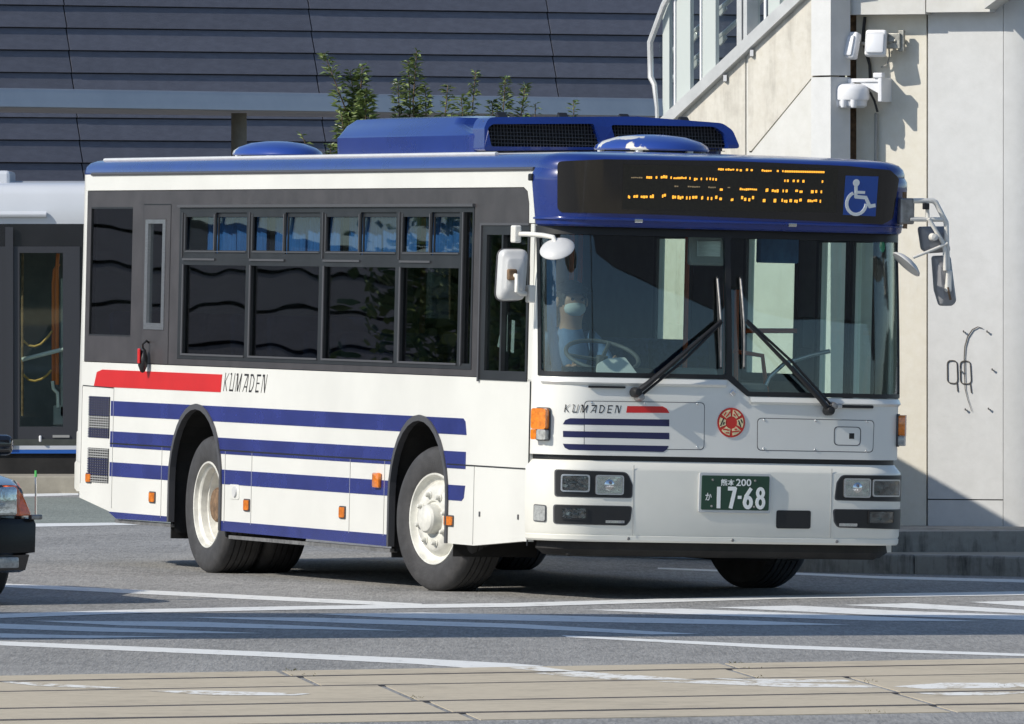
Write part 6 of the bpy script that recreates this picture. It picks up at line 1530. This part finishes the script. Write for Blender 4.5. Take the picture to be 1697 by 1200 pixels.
hr = lathe([(0, .125), (.04, .12), (.085, .085), (.105, .03), (.105, -.02), (.098, -.05)], 22, 'z')
hv = [(x * .98 - .015, y * .92, z) for x, y, z in hr[0]]; hf = [f for f in hr[1] if sum(hv[i][0] for i in f) / len(f) < .055 or sum(hv[i][2] for i in f) / len(f) > .06]
mk('cap', join(xf((lathe([(0, .062), (.06, .056), (.098, .030), (.106, .0), (.10, -.012)], 22, 'z')), (.045, 0, .765)), bbox(.10, .215, -.075, .075, .752, .762, .004)), M['trousers'], drv, smooth=50)
mk('hair', xf((hv, hf), (.055, 0, .715)), M['hair'], drv, smooth=60)
mv = [(x * .5 + .11, y * .78, z * .8) for x, y, z in lathe([(0, .06), (.05, .055), (.085, .03), (.095, 0), (.085, -.03), (.05, -.055), (0, -.06)], 20, 'z')[0]]
mk('face_mask', xf((mv, lathe([(0, .06), (.05, .055), (.085, .03), (.095, 0), (.085, -.03), (.05, -.055), (0, -.06)], 20, 'z')[1]), (0, 0, .655)), M['mask'], drv, smooth=60)
for s in (-1, 1):
    mk('ear', xf(lathe([(0, -.012), (.02, -.01), (.026, 0), (.02, .01), (0, .012)], 10, 'y'), (.05, s * .098, .695), (0, 0, 0), (.7, 1, 1.3)), M['skin'], drv, smooth=60)
    mk('eye', xf(lathe([(0, -.01), (.009, -.006), (.011, 0)], 10, 'x'), (.152, s * .034, .715), (0, 0, math.pi)), M['hair'], drv)

# ================================================================== black taxi at the left edge
cx_, cy_ = (-3.017,68.037)
car = thing('black_car', 'black saloon car with orange corner lamp and green tipped corner pole at the road edge', 'car', (-3.725, 66.20, 0), (0, 0, R(26)))
# car space: +y is the rear, -y the front; x to the car's left (picture right)
def sec(y, hw, z0, z1, r=.08):
    p = fillet([(-hw, z0), (hw, z0), (hw * 1.0, z1), (-hw * 1.0, z1)], [.03, .03, r, r], 4); return [(x, y, z) for x, z in p]
secs = [(-.02, .70, .34, .70), (.03, .78, .30, .745), (.20, .835, .24, .775), (.6, .85, .20, .82), (1.25, .855, .18, .885), (1.6, .86, .18, .915), (3.3, .86, .18, .925), (3.7, .855, .20, .915), (4.5, .82, .26, .88), (4.66, .76, .32, .80)]
mk('body', loft([sec(*s) for s in secs], True, True), M['car_black'], car, smooth=30)
cab = [(1.35, .78, .90, .905, .02), (2.10, .68, .90, 1.36, .1), (2.45, .66, .90, 1.45, .1), (3.05, .67, .90, 1.47, .1), (3.4, .69, .90, 1.40, .1), (4.0, .76, .90, .905, .02)]
mk('cabin', loft([[(x * (1 if z < 1 else .93), y, z) for x, y, z in sec(a, b, c, d, e)] for a, b, c, d, e in cab], True, True), M['car_black'], car, smooth=30)
def cq(y0, z0, y1, z1, xa, xb): pass
mk('windscreen', ([(-.66, 1.42, .955), (.66, 1.42, .955), (.56, 1.955, 1.385), (-.56, 1.955, 1.385)], [(0, 1, 2, 3)]), M['led_glass'], car)
for s in (-1, 1):
    for a, b in ((1.75, 2.55), (2.65, 3.45)):
        pz = [(s * .775, a + (.0 if a > 2 else .05), .945), (s * .775, b + (.15 if a > 2 else 0), .945), (s * .655, b - (.03 if a > 2 else 0), 1.39), (s * .655, a + (.0 if a > 2 else .35), 1.39)]
        mk('side_window', (pz, [(0, 1, 2, 3)]), M['led_glass'], car)
bm_ = [(-.10, .70, .235, .50), (-.125, .80, .25, .49)]
def bump_ring(z, o): 
    p = [(-.89, .55), (-.90, .25), (-.83, .02), (-.6, -.07), (0, -.10), (.6, -.07), (.83, .02), (.90, .25), (.89, .55)]
    return [(x * (1 + o), y - o * .6, z) for x, y in p]
mk('bumper', loft([bump_ring(.315, -.04), bump_ring(.325, .02), bump_ring(.50, .025), bump_ring(.535, .01), bump_ring(.545, -.06)], False), M['car_bumper'], car, smooth=40)
mk('lower_bumper', loft([bump_ring(.20, -.08), bump_ring(.215, -.04), bump_ring(.31, -.015)], False), M['car_black'], car, smooth=40)
mk('grille', bbox(-.36, .36, -.075, -.01, .56, .70, .01), M['alu'], car)
for s in (-1, 1):
    h = mk('headlight', xf(bbox(-.17, .15, -.05, .03, -.09, .09, .02), (s * .545, -.035, .645), (0, 0, R(s * 6))), M['lamp_in'], car, smooth=40)
    mk('lens', xf(bbox(-.172, .152, -.062, -.052, -.092, .092, .004), (s * .55, -.035, .645), (0, 0, R(s * 6))), M['lens'], h)
    cl = [[(s * x, y, z) for x, y in fillet([(.69 - k * .6, -.052 + k * .3), (.815 - k, -.01 + k * .5), (.825 - k * 1.2, .17), (.70 - k, .17)], .03, 4)] for k, z in ((0, .555), (.0, .575), (.035, .66), (.075, .735), (.085, .742))]
    mk('corner_lamp', loft(cl, True, True), M['car_orange'], car, smooth=40)
    f_ = mk('fog_lamp', xf(bbox(-.09, .09, -.02, .02, -.035, .035, .012), (s * .62, -.055, .265), (0, 0, R(s * 8))), M['clearlens'], car, smooth=40)
    fm = mk('fender_mirror', xf(bbox(-.10, .085, -.05, .05, -.062, .065, .04, 3), (s * .80, .46, .985)), M['car_black'], car, smooth=40)
    mk('mirror_rim', xf(bbox(.0, .10, .03, .055, -.055, .055, .02), (s * .80, .46, .985)), M['chrome'], fm, smooth=40)
    mk('stalk', tube([(s * .76, .50, .78), (s * .79, .48, .93)], .02, 8), M['car_black'], fm)
    for y in (.69, 3.55):
        V, F = lathe([(0, .02), (.17, .02), (.19, -.005), (.285, -.012), (.305, .01), (.305, .17), (.28, .19)], 36)
        if s > 0: V = [(a, b, c) for a, b, c in V]; V = [(c_, -b_ , a_) for a_, b_, c_ in V]
        V = [(b_, a_, c_) for a_, b_, c_ in V]
        w = mk('wheel', (V, F), M['tyre'], car, smooth=35); w.location = (s * .84, y, .305)
        V2 = [(b_ * (-1 if s > 0 else 1), a_, c_) for a_, b_, c_ in lathe([(0, -.01), (.05, -.015), (.17, .0), (.19, -.008)], 24)[0]]
        mk('hub_cap', (V2, lathe([(0, -.01), (.05, -.015), (.17, .0), (.19, -.008)], 24)[1]), M['alu'], w, smooth=35)
mk('corner_pole', tube([(.84, -.02, .535), (.84, -.02, .80)], .006, 6), M['chrome'], car)
mk('pole_tip', tube([(.84, -.02, .795), (.84, -.02, .835)], [.009, .007], 8), M['green_cap'], car)
mk('pole_base', bbox(.80, .875, -.05, .01, .53, .56, .008), M['steel'], car)
mk('bonnet_seam', tube([(.60, .10, .782), (.64, 1.2, .898)], .004, 4), M['black'], car)
